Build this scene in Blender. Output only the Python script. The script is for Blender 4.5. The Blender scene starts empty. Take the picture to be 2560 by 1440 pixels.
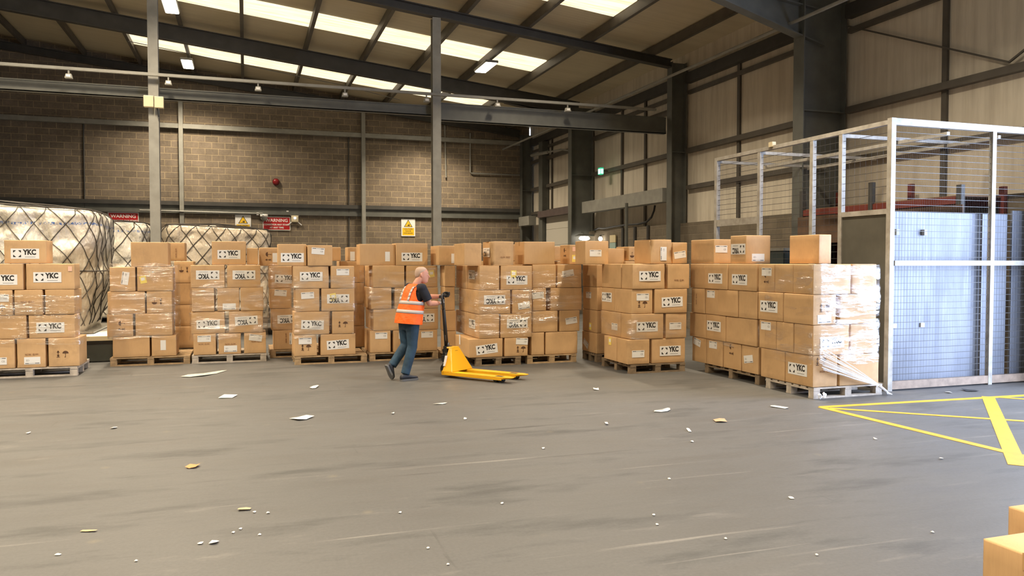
import bpy, bmesh, math, random
from mathutils import Vector, Matrix, noise
random.seed(7)
PI = math.pi
sc = bpy.context.scene
COL = sc.collection

# ------------------------------------------------------------------ camera, world, exposure
CAM_H, FPX = 1.75, 1960.0
PITCH, YAW = math.atan(65 / 1960), math.radians(18.74)
cam_d = bpy.data.cameras.new('camera'); cam = bpy.data.objects.new('camera', cam_d); COL.objects.link(cam)
cam.location = (0, 0, CAM_H); cam.rotation_euler = (PI / 2 - PITCH, 0, -YAW)
cam_d.sensor_width = 36; cam_d.lens = 36 * FPX / 2560; cam_d.clip_end = 200
sc.camera = cam
vs = sc.view_settings
vs.view_transform = 'Standard'; vs.look = 'None'; vs.gamma = 1; vs.use_curve_mapping = False
vs.exposure = 0.10
sc.cycles.use_denoising = True
sc.cycles.max_bounces = 8; sc.cycles.transparent_max_bounces = 24
sc.cycles.sample_clamp_indirect = 6
world = bpy.data.worlds.new('world'); sc.world = world; world.use_nodes = True
wb = world.node_tree.nodes['Background']
wb.inputs[0].default_value = (0.72, 0.82, 1.0, 1); wb.inputs[1].default_value = 3.0   # overcast sky outside the dock door

def area(name, loc, size, power, color, rot=(0, 0, 0)):
    l = bpy.data.lights.new(name, 'AREA'); l.shape = 'RECTANGLE'; l.size, l.size_y = size
    l.energy = power; l.color = color
    if name == 'highbay_or_fill_light': l.spread = math.radians(130)
    o = bpy.data.objects.new(name, l); o.location = loc; o.rotation_euler = rot; COL.objects.link(o)
    return o
# overcast daylight pouring in through the open dock door in the long side wall
area('door_daylight', (11.75, 5.2, 2.6), (4.6, 4.6), 1350, (0.58, 0.71, 1.0), (0, PI / 2, 0))
WARM = (1.0, 0.84, 0.62)
LAMPS_VISIBLE = [(-1.75, 28.1), (-1.75, 21.9), (6.6, 28.0), (6.6, 21.8)]
LAMPS_UNSEEN = [(-1.75, 15.3), (6.6, 15.3), (-1.75, 8.8), (6.6, 8.8), (-1.75, 2.4), (2.2, 1.6), (-5.6, 8.8), (-5.6, 14.6), (-10, 8.8), (-1.75, -4), (3.5, -4)]  # unseen lamps; the pair before the netted cargo is added to brighten that side
def roof_z(x): return 7.33 + 0.109 * (10.64 - x)
LAMP_W = 295
for i, (x, y) in enumerate(LAMPS_VISIBLE + LAMPS_UNSEEN):
    area('highbay_or_fill_light', (x, y, roof_z(x) - 0.5), (0.34, 1.1), LAMP_W * ((1.0 if x > 0 else 1.25) if y < 20 else 0.85 if y < 25 else 1.2), WARM)

# ------------------------------------------------------------------ pixel helpers (2560 x 1440 frame)
def ray(px, py):
    r = (px - 1280) / FPX; u = (720 - py) / FPX
    fw = math.cos(PITCH) + u * math.sin(PITCH); z = -math.sin(PITCH) + u * math.cos(PITCH)
    return Vector((r * math.cos(YAW) + fw * math.sin(YAW), fw * math.cos(YAW) - r * math.sin(YAW), z))
ORI = Vector((0, 0, CAM_H))
def on_floor(px, py, z=0.0):
    d = ray(px, py); t = (z - CAM_H) / d.z; return ORI + d * t
def on_y(px, py, Y):
    d = ray(px, py); return ORI + d * (Y / d.y)
def on_x(px, py, X):
    d = ray(px, py); return ORI + d * (X / d.x)
def along(p, dr, px, z=1.0):
    """distance along dr from p (both horizontal) at which picture column px is reached"""
    d = ray(px, 720 - 65 + (CAM_H - z) * 140)
    den = dr.x * d.y - dr.y * d.x
    return (d.x * p.y - d.y * p.x) / den

# ------------------------------------------------------------------ materials
MATS = {}
def mat(name, color=(0.5, 0.5, 0.5), rough=0.6, metal=0.0, emit=None, estr=0.0, spec=None):
    if name in MATS: return MATS[name]
    m = bpy.data.materials.new(name); m.use_nodes = True
    b = m.node_tree.nodes['Principled BSDF']
    b.inputs['Base Color'].default_value = (*color, 1); b.inputs['Roughness'].default_value = rough
    b.inputs['Metallic'].default_value = metal
    if spec is not None: b.inputs['Specular IOR Level'].default_value = spec
    if emit: b.inputs['Emission Color'].default_value = (*emit, 1); b.inputs['Emission Strength'].default_value = estr
    MATS[name] = m; return m
class NT:
    def __init__(s, m): s.t = m.node_tree; s.b = s.t.nodes['Principled BSDF']
    def n(s, typ, **kw):
        nd = s.t.nodes.new(typ)
        for k, v in kw.items():
            if k.startswith('i_'):
                key = k[2:].replace('_', ' ')
                nd.inputs[int(key) if key.isdigit() else key].default_value = v
            else: setattr(nd, k, v)
        return nd
    def l(s, a, b): s.t.links.new(a, b)
    def coord(s, scale=(1, 1, 1), kind='Object', rot=(0, 0, 0)):
        c = s.n('ShaderNodeTexCoord'); mp = s.n('ShaderNodeMapping')
        mp.inputs['Scale'].default_value = scale; mp.inputs['Rotation'].default_value = rot
        s.l(c.outputs[kind], mp.inputs['Vector']); return mp.outputs[0]
    def noise(s, vec, scale=5, detail=4, rough=0.55):
        nd = s.n('ShaderNodeTexNoise'); nd.inputs['Scale'].default_value = scale; nd.inputs['Detail'].default_value = detail
        nd.inputs['Roughness'].default_value = rough; s.l(vec, nd.inputs['Vector']); return nd.outputs['Fac']
    def ramp(s, fac, stops):
        nd = s.n('ShaderNodeValToRGB'); e = nd.color_ramp.elements
        while len(e) < len(stops): e.new(0.5)
        for el, (p, c) in zip(e, stops):
            el.position = p; el.color = (*c, 1) if len(c) == 3 else c
        s.l(fac, nd.inputs[0]); return nd.outputs[0]
    def mix(s, fac, a, b, mode='MIX'):
        nd = s.n('ShaderNodeMix', data_type='RGBA', blend_type=mode)
        if isinstance(fac, (int, float)): nd.inputs[0].default_value = fac
        else: s.l(fac, nd.inputs[0])
        for i, v in ((6, a), (7, b)):
            if isinstance(v, tuple): nd.inputs[i].default_value = (*v, 1)
            else: s.l(v, nd.inputs[i])
        return nd.outputs[2]
    def bump(s, h, strength=0.3, dist=0.01):
        nd = s.n('ShaderNodeBump'); nd.inputs['Strength'].default_value = strength; nd.inputs['Distance'].default_value = dist
        s.l(h, nd.inputs['Height']); s.l(nd.outputs[0], s.b.inputs['Normal']); return nd.outputs[0]
def g(v): return (v, v, v)

def make_cardboard(name, base):
    m = mat(name, base, 0.62, spec=0.35); t = NT(m)
    oi = t.n('ShaderNodeObjectInfo')
    v = t.coord((1, 1, 1)); n1 = t.noise(v, 3.5, 5); n2 = t.noise(t.coord((60, 60, 3)), 3, 2)
    c = t.mix(t.ramp(n1, [(0.3, g(0)), (0.75, g(1))]), tuple(x * 0.88 for x in base), tuple(min(1, x * 1.1) for x in base))
    c = t.mix(t.ramp(oi.outputs['Random'], [(0, g(0.0)), (1, g(0.55))]), c, tuple(x * f for x, f in zip(base, (0.90, 0.86, 0.80))))
    ov = t.n('ShaderNodeVectorMath', operation='ADD'); t.l(v, ov.inputs[0]); t.l(oi.outputs['Location'], ov.inputs[1])
    c = t.mix(t.ramp(t.noise(ov.outputs[0], 2.4, 5, .65), [(0.56, g(0)), (0.74, g(0.5))]), c, tuple(x * 0.55 for x in base))
    c = t.mix(0.025, c, t.ramp(n2, [(0.4, g(0)), (0.6, g(1))]), 'OVERLAY')
    t.l(c, t.b.inputs['Base Color']); t.bump(t.noise(t.coord((1, 1, 1)), 7, 3), 0.2, 0.006)
    return m
M_CARD = make_cardboard('cardboard', (0.60, 0.385, 0.195))
M_TAPE = mat('brown_tape', (0.50, 0.30, 0.13), 0.25)

def make_floor():
    m = mat('floor_asphalt', (0.2, 0.19, 0.17), 0.55, spec=0.4); t = NT(m)
    v = t.coord((1, 1, 1)); big = t.noise(v, 0.35, 5, 0.6); fine = t.noise(v, 42, 5, 0.7)
    streak = t.noise(t.coord((0.6, 2.2, 1), rot=(0, 0, 0.35)), 1.1, 6, 0.62)
    streak2 = t.noise(t.coord((0.7, 3.2, 1), rot=(0, 0, -0.15)), 1.3, 7, 0.68)
    c = t.mix(big, (0.080, 0.080, 0.078), (0.128, 0.126, 0.121))
    c = t.mix(t.ramp(streak, [(0.54, g(0)), (0.68, g(0.6))]), c, (0.045, 0.045, 0.043))
    c = t.mix(t.ramp(streak2, [(0.60, g(0)), (0.72, g(0.45))]), c, (0.20, 0.19, 0.175))
    sp = t.n('ShaderNodeTexVoronoi'); sp.inputs['Scale'].default_value = 1.7; t.l(t.coord((1, 1, 1)), sp.inputs['Vector'])
    c = t.mix(t.ramp(sp.outputs['Distance'], [(0.0, g(0.35)), (0.09, g(0.0))]), c, (0.21, 0.18, 0.12))
    for k_, (sc_, rz_, lo, hi, col) in enumerate((((0.35, 7, 1), -0.12, .64, .74, (0.038, 0.038, 0.037)), ((0.3, 9, 1), 0.22, .66, .75, (0.24, 0.23, 0.21)), ((9, 0.45, 1), 0.3, .68, .78, (0.05, 0.05, 0.048)))):
        c = t.mix(t.ramp(t.noise(t.coord(sc_, rot=(0, 0, rz_)), 0.9 + .2 * k_, 5, .55), [(lo, g(0)), (hi, g(0.7))]), c, col)
    c = t.mix(0.22, c, t.ramp(fine, [(0.3, g(0.25)), (0.7, g(0.75))]), 'OVERLAY')
    t.l(c, t.b.inputs['Base Color'])
    t.l(t.ramp(streak, [(0.3, g(0.42)), (0.7, g(0.62))]), t.b.inputs['Roughness']); t.bump(fine, 0.25, 0.004)
    return m
M_FLOOR = make_floor()

def make_block(name, c1, c2, mortar, axis='x'):
    m = mat(name, c1, 0.9, spec=0.2); t = NT(m)
    tc = t.n('ShaderNodeTexCoord'); sx = t.n('ShaderNodeSeparateXYZ'); cb = t.n('ShaderNodeCombineXYZ')
    t.l(tc.outputs['Object'], sx.inputs[0]); t.l(sx.outputs['X' if axis == 'x' else 'Y'], cb.inputs[0]); t.l(sx.outputs['Z'], cb.inputs[1])
    wob = t.noise(tc.outputs['Object'], 2.2, 3)
    br = t.n('ShaderNodeTexBrick', offset=0.5)
    for k, v in (('Scale', 1.0), ('Brick Width', 0.45), ('Row Height', 0.225), ('Mortar Size', 0.014), ('Mortar Smooth', 0.35), ('Bias', 0.0)): br.inputs[k].default_value = v
    br.inputs['Color1'].default_value = (*c1, 1); br.inputs['Color2'].default_value = (*c2, 1); br.inputs['Mortar'].default_value = (*mortar, 1)
    t.l(cb.outputs[0], br.inputs['Vector'])
    c = t.mix(t.ramp(wob, [(0.3, g(0.0)), (0.75, g(0.7))]), br.outputs['Color'], tuple(x * 0.72 for x in c2))
    c = t.mix(t.ramp(t.noise(tc.outputs['Object'], 14, 4), [(0.3, g(0)), (0.8, g(0.25))]), c, mortar)
    t.l(c, t.b.inputs['Base Color']); 
    inv = t.n('ShaderNodeMath', operation='SUBTRACT'); inv.inputs[0].default_value = 1.0; t.l(br.outputs['Fac'], inv.inputs[1]); t.bump(inv.outputs[0], 0.6, 0.012)
    return m
M_BLOCK = make_block('block_wall', (0.250, 0.202, 0.158), (0.165, 0.135, 0.107), (0.44, 0.35, 0.225))
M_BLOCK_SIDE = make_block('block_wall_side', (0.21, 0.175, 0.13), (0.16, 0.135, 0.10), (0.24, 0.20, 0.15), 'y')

def make_clad(name, base, dirt, ribs='y', freq=30.0, contrast=0.6):
    m = mat(name, base, 0.75, spec=0.25); t = NT(m)
    sc_ = {'y': (0.2, 3.0, 0.22), 'x': (0.25, 3.0, 0.2)}[ribs]
    st = t.noise(t.coord(sc_), 1.8, 6, 0.65); big = t.noise(t.coord((0.6, 0.6, 0.6)), 0.7, 4)
    c = t.mix(t.ramp(st, [(0.42, g(0)), (0.78, g(contrast))]), base, dirt)
    c = t.mix(t.ramp(big, [(0.45, g(0)), (0.8, g(0.45))]), c, dirt)
    t.l(c, t.b.inputs['Base Color'])
    w = t.n('ShaderNodeTexWave', wave_type='BANDS', bands_direction='Y'); w.inputs['Scale'].default_value = freq / 6.283 * 0.5; w.inputs['Distortion'].default_value = 0
    t.l(t.coord((1, 1, 1)), w.inputs['Vector']); t.bump(w.outputs['Fac'], 0.16, 0.01)
    return m
M_CLAD = make_clad('wall_cladding', (0.70, 0.64, 0.53), (0.34, 0.29, 0.225))
M_ROOF = make_clad('roof_lining', (0.60, 0.53, 0.38), (0.38, 0.32, 0.22), 'x', 26, 0.35)

def noisy(name, base, rough, var=0.2, scale=6, metal=0.0, spec=None, bumpd=0.0, second=None):
    m = mat(name, base, rough, metal, spec=spec); t = NT(m)
    n1 = t.noise(t.coord((1, 1, 1)), scale, 5)
    c = t.mix(t.ramp(n1, [(0.3, g(0)), (0.75, g(1))]), tuple(x * (1 - var) for x in base), second or tuple(min(1, x * (1 + var)) for x in base))
    t.l(c, t.b.inputs['Base Color'])
    if bumpd: t.bump(t.noise(t.coord((1, 1, 1)), scale * 2, 4), 0.5, bumpd)
    return m
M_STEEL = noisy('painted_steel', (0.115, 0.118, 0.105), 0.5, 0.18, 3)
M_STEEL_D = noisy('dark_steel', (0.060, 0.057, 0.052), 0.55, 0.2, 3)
M_STEEL_L = noisy('pale_grey_steel', (0.27, 0.265, 0.235), 0.5, 0.15, 4)
M_PURLIN = noisy('purlin_steel', (0.10, 0.088, 0.072), 0.5, 0.2, 3)
M_PALLET = noisy('pallet_wood', (0.42, 0.29, 0.16), 0.8, 0.35, 9, bumpd=0.004)
M_PALLET_D = noisy('pallet_wood_dark', (0.22, 0.16, 0.10), 0.8, 0.35, 9, bumpd=0.004)
M_PALLET_P = noisy('pallet_wood_pale', (0.50, 0.44, 0.37), 0.8, 0.3, 9, bumpd=0.004)
M_CAGE = noisy('cage_frame_paint', (0.36, 0.33, 0.28), 0.5, 0.25, 8, second=(0.46, 0.44, 0.40))
M_WIRE = mat('cage_wire', (0.055, 0.052, 0.05), 0.55, 0.0)
M_WHITE = mat('label_white', (0.80, 0.79, 0.76), 0.45)
M_INK = mat('label_ink', (0.025, 0.022, 0.02), 0.5)
M_INKG = mat('label_ink_grey', (0.42, 0.40, 0.38), 0.5)
M_PRINT = mat('box_print', (0.10, 0.045, 0.02), 0.7)
M_PRINTF = mat('box_print_faint', (0.33, 0.18, 0.09), 0.7)
M_YSTICK = mat('yellow_sticker', (0.85, 0.68, 0.16), 0.45)
M_PINK = mat('pink_sticker', (0.80, 0.50, 0.36), 0.45)
M_YPAINT = noisy('yellow_floor_paint', (0.53, 0.335, 0.018), 0.6, 0.14, 6)
M_YTRUCK = mat('truck_yellow', (0.84, 0.42, 0.010), 0.35)
M_BLACK = mat('black_rubber', (0.02, 0.02, 0.02), 0.5)
M_CHROME = mat('bright_metal', (0.6, 0.6, 0.58), 0.25, 0.9)
M_RED = mat('sign_red', (0.45, 0.012, 0.015), 0.4)
M_SYEL = mat('sign_yellow', (0.85, 0.52, 0.02), 0.4)
M_CREAM = mat('cream_plastic', (0.62, 0.54, 0.36), 0.45)
M_LAMP = mat('lamp_diffuser', (1, 1, 1), 0.5, emit=(1.0, 0.90, 0.74), estr=14)
M_RLIGHT = mat('rooflight_sheet', (0.8, 0.75, 0.6), 0.5, emit=(1.0, 0.86, 0.60), estr=1.25)
def _rl():
    t = NT(M_RLIGHT); n1 = t.noise(t.coord((0.4, 5, 1)), 2.0, 5)
    t.l(t.ramp(n1, [(0.3, (0.80, 0.60, 0.33)), (0.6, (1.0, 0.88, 0.64))]), t.b.inputs['Emission Color'])
_rl()
M_REDRACK = mat('rack_red', (0.17, 0.035, 0.025), 0.5)

def make_film():
    m = bpy.data.materials.new('stretch_film'); m.use_nodes = True; nt = m.node_tree; nt.nodes.clear()
    N = nt.nodes.new; L = nt.links.new
    out = N('ShaderNodeOutputMaterial'); mix = N('ShaderNodeMixShader'); tr = N('ShaderNodeBsdfTransparent')
    gl = N('ShaderNodeBsdfGlossy'); gl.inputs['Roughness'].default_value = 0.20; gl.inputs['Color'].default_value = (1, 1, 1, 1)
    df = N('ShaderNodeBsdfDiffuse'); df.inputs['Color'].default_value = (0.8, 0.78, 0.75, 1)
    m2 = N('ShaderNodeMixShader'); m2.inputs[0].default_value = 0.16; L(gl.outputs[0], m2.inputs[1]); L(df.outputs[0], m2.inputs[2])
    tr.inputs['Color'].default_value = (0.97, 0.965, 0.955, 1)
    tc = N('ShaderNodeTexCoord'); mp = N('ShaderNodeMapping'); mp.inputs['Scale'].default_value = (1.0, 1.0, 7); mp.inputs['Rotation'].default_value = (0.10, 0.12, 0)
    L(tc.outputs['Object'], mp.inputs[0])
    ns = N('ShaderNodeTexNoise'); ns.inputs['Scale'].default_value = 2.3; ns.inputs['Detail'].default_value = 4; ns.inputs['Roughness'].default_value = 0.62; ns.inputs['Distortion'].default_value = 0.4
    L(mp.outputs[0], ns.inputs['Vector'])
    bp = N('ShaderNodeBump'); bp.inputs['Strength'].default_value = 1.0; bp.inputs['Distance'].default_value = 0.035; L(ns.outputs['Fac'], bp.inputs['Height'])
    L(bp.outputs[0], gl.inputs['Normal'])
    mk = N('ShaderNodeTexNoise'); mk.inputs['Scale'].default_value = 2.6; mk.inputs['Detail'].default_value = 3
    mp2 = N('ShaderNodeMapping'); mp2.inputs['Scale'].default_value = (1, 1, 1.8); mp2.inputs['Rotation'].default_value = (0.2, 0.25, 0); L(tc.outputs['Object'], mp2.inputs[0]); L(mp2.outputs[0], mk.inputs['Vector'])
    mk2 = N('ShaderNodeMapRange'); mk2.inputs[1].default_value = 0.43; mk2.inputs[2].default_value = 0.62; mk2.inputs[3].default_value = 0.12; mk2.inputs[4].default_value = 1.0; L(mk.outputs['Fac'], mk2.inputs[0])
    mm = N('ShaderNodeMath'); mm.operation = 'MULTIPLY'
    mr = N('ShaderNodeMapRange'); mr.inputs[1].default_value = 0.42; mr.inputs[2].default_value = 0.72; mr.inputs[3].default_value = 0.12; mr.inputs[4].default_value = 0.55
    L(ns.outputs['Fac'], mr.inputs[0]); L(mr.outputs[0], mm.inputs[0]); L(mk2.outputs[0], mm.inputs[1]); L(mm.outputs[0], mix.inputs[0])
    L(tr.outputs[0], mix.inputs[1]); L(m2.outputs[0], mix.inputs[2]); L(mix.outputs[0], out.inputs[0])
    return m
M_FILM = make_film()

# ------------------------------------------------------------------ mesh helpers
class MB:
    def __init__(s): s.v = []; s.f = []
    def add(s, vs_, fs):
        o = len(s.v); s.v += [tuple(v) for v in vs_]; s.f += [tuple(i + o for i in f) for f in fs]; return s
    def box(s, x0, x1, y0, y1, z0, z1, M=None):
        v = [Vector(p) for p in ((x0, y0, z0), (x1, y0, z0), (x1, y1, z0), (x0, y1, z0), (x0, y0, z1), (x1, y0, z1), (x1, y1, z1), (x0, y1, z1))]
        if M is not None: v = [M @ p for p in v]
        return s.add(v, [(3, 2, 1, 0), (4, 5, 6, 7), (0, 1, 5, 4), (1, 2, 6, 5), (2, 3, 7, 6), (3, 0, 4, 7)])
    def hexa(s, b, t):  # bottom loop (4, ccw from above), top loop
        return s.add(list(b) + list(t), [(3, 2, 1, 0), (4, 5, 6, 7), (0, 1, 5, 4), (1, 2, 6, 5), (2, 3, 7, 6), (3, 0, 4, 7)])
    def prism(s, pts, z0, z1):  # pts (x,y) ccw
        n = len(pts); v = [(x, y, z0) for x, y in pts] + [(x, y, z1) for x, y in pts]
        return s.add(v, [tuple(range(n - 1, -1, -1)), tuple(range(n, 2 * n))] + [(i, (i + 1) % n, n + (i + 1) % n, n + i) for i in range(n)])
    def plate(s, pts, y0, y1):  # pts (x,z) ccw seen from -y
        n = len(pts); v = [(x, y0, z) for x, z in pts] + [(x, y1, z) for x, z in pts]
        return s.add(v, [tuple(range(n)), tuple(range(2 * n - 1, n - 1, -1))] + [(i, n + i, n + (i + 1) % n, (i + 1) % n) for i in range(n)])
    def tube(s, pts, r, n=8, cap=True):
        pts = [Vector(p) for p in pts]; rs = r if isinstance(r, (list, tuple)) else [r] * len(pts)
        rings = []; up = None
        for i, p in enumerate(pts):
            a = pts[max(i - 1, 0)]; b = pts[min(i + 1, len(pts) - 1)]; d = (b - a).normalized()
            if up is None: up = Vector((0, 0, 1)) if abs(d.z) < 0.9 else Vector((1, 0, 0))
            sx = d.cross(up).normalized(); up = sx.cross(d).normalized()
            rr = rs[i]; rx, ry = rr if isinstance(rr, tuple) else (rr, rr)
            rings.append([p + sx * (math.cos(2 * PI * k / n) * rx) + up * (math.sin(2 * PI * k / n) * ry) for k in range(n)])
        fs = []
        for i in range(len(pts) - 1):
            for k in range(n):
                k2 = (k + 1) % n; fs.append((i * n + k, i * n + k2, (i + 1) * n + k2, (i + 1) * n + k))
        if cap: fs += [tuple(range(n - 1, -1, -1)), tuple((len(pts) - 1) * n + k for k in range(n))]
        return s.add([v for rg in rings for v in rg], fs)
    def bar(s, a, b, w, h=None, up=(0, 0, 1)):
        a, b = Vector(a), Vector(b); d = (b - a).normalized(); u = Vector(up)
        if abs(d.dot(u)) > 0.98: u = Vector((1, 0, 0))
        sx = d.cross(u).normalized(); uy = sx.cross(d).normalized(); h = h or w
        o = [sx * (-w / 2) + uy * (-h / 2), sx * (w / 2) + uy * (-h / 2), sx * (w / 2) + uy * (h / 2), sx * (-w / 2) + uy * (h / 2)]
        return s.add([a + q for q in o] + [b + q for q in o], [(0, 1, 2, 3), (7, 6, 5, 4), (1, 0, 4, 5), (2, 1, 5, 6), (3, 2, 6, 7), (0, 3, 7, 4)])
    def loft(s, secs, cap=True):  # list of rings of equal length
        n = len(secs[0]); fs = []
        for i in range(len(secs) - 1):
            for k in range(n):
                k2 = (k + 1) % n; fs.append((i * n + k, i * n + k2, (i + 1) * n + k2, (i + 1) * n + k))
        if cap: fs += [tuple(range(n - 1, -1, -1)), tuple((len(secs) - 1) * n + k for k in range(n))]
        return s.add([v for rg in secs for v in rg], fs)
    def ell(s, c, rx, ry, rz, n=14, m=9, M=None):
        secs = []
        for j in range(m + 1):
            t = PI * (j + 0.001) / (m + 0.002); zz = -math.cos(t) * rz; q = math.sin(t)
            ring = [Vector((math.cos(2 * PI * k / n) * rx * q, math.sin(2 * PI * k / n) * ry * q, zz)) for k in range(n)]
            if M is not None: ring = [M @ v for v in ring]
            secs.append([v + Vector(c) for v in ring])
        return s.loft(secs)
    def mesh(s, name, m, smooth=False):
        me = bpy.data.meshes.new(name); me.from_pydata(s.v, [], s.f); me.update()
        if smooth: me.polygons.foreach_set('use_smooth', [True] * len(me.polygons))
        if m: me.materials.append(m)
        return me
    def build(s, name, m, parent=None, smooth=False, bevel=0.0, fix=True):
        me = s.mesh(name, m, smooth)
        if fix:
            b = bmesh.new(); b.from_mesh(me); bmesh.ops.recalc_face_normals(b, faces=b.faces); b.to_mesh(me); b.free()
        o = bpy.data.objects.new(name, me); COL.objects.link(o)
        if parent: o.parent = parent
        if bevel:
            bv = o.modifiers.new('bevel', 'BEVEL'); bv.width = bevel; bv.segments = 2; bv.limit_method = 'ANGLE'
        return o
def obj(name, me, parent=None):
    o = bpy.data.objects.new(name, me); COL.objects.link(o)
    if parent: o.parent = parent
    return o
def empty(name, loc=(0, 0, 0), rz=0.0):
    o = bpy.data.objects.new(name, None); COL.objects.link(o); o.location = loc; o.rotation_euler = (0, 0, rz); o.empty_display_size = 0.1; return o
def tag(o, label, cat, group=None):
    o['label'] = label; o['category'] = cat
    if group: o['group'] = group
    return o
def struct(o, label=None):
    o['kind'] = 'structure'
    if label: o['label'] = label
    return o
def text_mesh(body, size, m, bold=0.0, align='CENTER', depth=0.0008, space=1.0):
    cu = bpy.data.curves.new('lettering', 'FONT'); cu.body = body; cu.size = size; cu.align_x = align; cu.align_y = 'CENTER'
    cu.offset = bold; cu.extrude = depth; cu.resolution_u = 3; cu.space_character = space
    o = bpy.data.objects.new('lettering', cu); COL.objects.link(o)
    me = bpy.data.meshes.new_from_object(o.evaluated_get(bpy.context.evaluated_depsgraph_get()))
    bpy.data.objects.remove(o); bpy.data.curves.remove(cu)
    me.materials.clear(); me.materials.append(m)
    me.transform(Matrix.Rotation(PI / 2, 4, 'X'))      # stands up, faces -y
    return me
def merge_meshes(name, items, m):
    b = bmesh.new()
    for me, M in items:
        t = me.copy(); t.transform(M); b.from_mesh(t); bpy.data.meshes.remove(t)
    r = bpy.data.meshes.new(name); b.to_mesh(r); b.free(); r.materials.append(m); return r

# ------------------------------------------------------------------ room shell
XR, YB, XL, YF = 11.1, 30.5, -16.0, -8.0
struct(MB().box(XL, XR + 3, YF, YB + 0.3, -0.3, 0).build('floor', M_FLOOR))
b = MB().plate([(XL, 0), (XR, 0), (XR, roof_z(XR)), (XL, roof_z(XL))], YB, YB + 0.3); struct(b.build('wall_back', M_BLOCK))
struct(MB().box(XL - 0.3, XL, YF, YB, 0, roof_z(XL)).build('wall_left', M_BLOCK_SIDE))
struct(MB().plate([(XL, 0), (XR, 0), (XR, roof_z(XR)), (XL, roof_z(XL))], YF - 0.3, YF).build('wall_front', M_CLAD))
# long side wall with the open dock door (y 2.8 .. 7.6) just outside the frame and a sectional door by the back corner
DY0, DY1, DZ = 2.8, 7.7, 4.9
rw = MB()
rw.box(XR + .05, XR + .2, YF, DY0, 0, 7.4); rw.box(XR + .05, XR + .2, DY1, YB, 0, 7.4); rw.box(XR + .05, XR + .2, DY0, DY1, DZ, 7.4)
struct(rw.build('wall_right', M_CLAD))
blk = MB(); blk.box(XR - 0.12, XR + 0.05, DY1, 24.9, 0, 2.78); struct(blk.build('wall_right_plinth', M_BLOCK_SIDE))
b = MB(); x0, x1 = XL - .3, XR + .4
b.hexa([(x0, YF - .3, roof_z(x0)), (x1, YF - .3, roof_z(x1)), (x1, YB + .3, roof_z(x1)), (x0, YB + .3, roof_z(x0))],
       [(x0, YF - .3, roof_z(x0) + .15), (x1, YF - .3, roof_z(x1) + .15), (x1, YB + .3, roof_z(x1) + .15), (x0, YB + .3, roof_z(x0) + .15)])
struct(b.build('ceiling', M_ROOF))
# rooflights, one per bay between purlins
PUR = [10.1, 8.35, 6.65, 5.05, 3.45, 1.75, -0.05, -1.7, -3.4, -5.15, -6.95, -8.8, -10.6, -12.4, -14.2]
wn = 0
for ya, yb, xa, xb in ((26.95, 28.3, -3.4, 8.35), (21.35, 22.65, -7, 8.3), (15.8, 17.0, -7, 8.3), (9.6, 10.9, -7, 8.3), (3.4, 4.7, -7, 8.3), (-3, -1.7, -7, 8.3)):
    m = MB()
    m.hexa([(xa, ya, roof_z(xa) - .03), (xb, ya, roof_z(xb) - .03), (xb, yb, roof_z(xb) - .03), (xa, yb, roof_z(xa) - .03)],
           [(xa, ya, roof_z(xa) + .01), (xb, ya, roof_z(xb) + .01), (xb, yb, roof_z(xb) + .01), (xa, yb, roof_z(xa) + .01)])
    wn += 1; struct(m.build('window_%d' % wn, M_RLIGHT), 'translucent rooflight strip')
for x in PUR:
    m = MB(); z = roof_z(x)
    for ya, yb in ((YF, YB),):
        m.box(x - .035, x + .035, ya, yb, z - .24, z - .035)
        m.box(x - .035, x + .06, ya, yb, z - .255, z - .235)
    struct(m.build('roof_purlin', M_PURLIN))
def rafter(Y, depth, w, haunch=None, xa=XL, xb=XR - 0.5, name='roof_rafter', m_=None, drop=0.255):
    m = MB(); top = lambda x: roof_z(x) - drop
    t = 0.022
    m.hexa([(xa, Y - w / 2, top(xa) - depth), (xb, Y - w / 2, top(xb) - depth), (xb, Y + w / 2, top(xb) - depth), (xa, Y + w / 2, top(xa) - depth)],
           [(xa, Y - w / 2, top(xa) - depth + t), (xb, Y - w / 2, top(xb) - depth + t), (xb, Y + w / 2, top(xb) - depth + t), (xa, Y + w / 2, top(xa) - depth + t)])
    m.hexa([(xa, Y - w / 2, top(xa) - t), (xb, Y - w / 2, top(xb) - t), (xb, Y + w / 2, top(xb) - t), (xa, Y + w / 2, top(xa) - t)],
           [(xa, Y - w / 2, top(xa)), (xb, Y - w / 2, top(xb)), (xb, Y + w / 2, top(xb)), (xa, Y + w / 2, top(xa))])
    m.hexa([(xa, Y - .01, top(xa) - depth + t), (xb, Y - .01, top(xb) - depth + t), (xb, Y + .01, top(xb) - depth + t), (xa, Y + .01, top(xa) - depth + t)],
           [(xa, Y - .01, top(xa) - t), (xb, Y - .01, top(xb) - t), (xb, Y + .01, top(xb) - t), (xa, Y + .01, top(xa) - t)])
    if haunch:
        hx, hd = haunch  # starts at hx with rafter depth, reaches hd at the column
        za, zb = top(hx) - depth, top(xb) - hd
        m.hexa([(hx, Y - .01, za - .001), (xb, Y - .01, zb), (xb, Y + .01, zb), (hx, Y + .01, za - .001)], [(hx, Y - .01, za), (xb, Y - .01, top(xb) - depth), (xb, Y + .01, top(xb) - depth), (hx, Y + .01, za)])
        m.hexa([(hx, Y - w / 2, za - .02), (xb, Y - w / 2, zb - .02), (xb, Y + w / 2, zb - .02), (hx, Y + w / 2, za - .02)], [(hx, Y - w / 2, za), (xb, Y - w / 2, zb), (xb, Y + w / 2, zb), (hx, Y + w / 2, za)])
    struct(m.build(name, m_ or M_STEEL))
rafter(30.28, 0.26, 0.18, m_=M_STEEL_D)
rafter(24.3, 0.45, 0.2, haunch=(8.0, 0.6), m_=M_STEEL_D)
rafter(18.4, 0.22, 0.2, xb=XR - .45, m_=M_STEEL_D)
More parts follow.
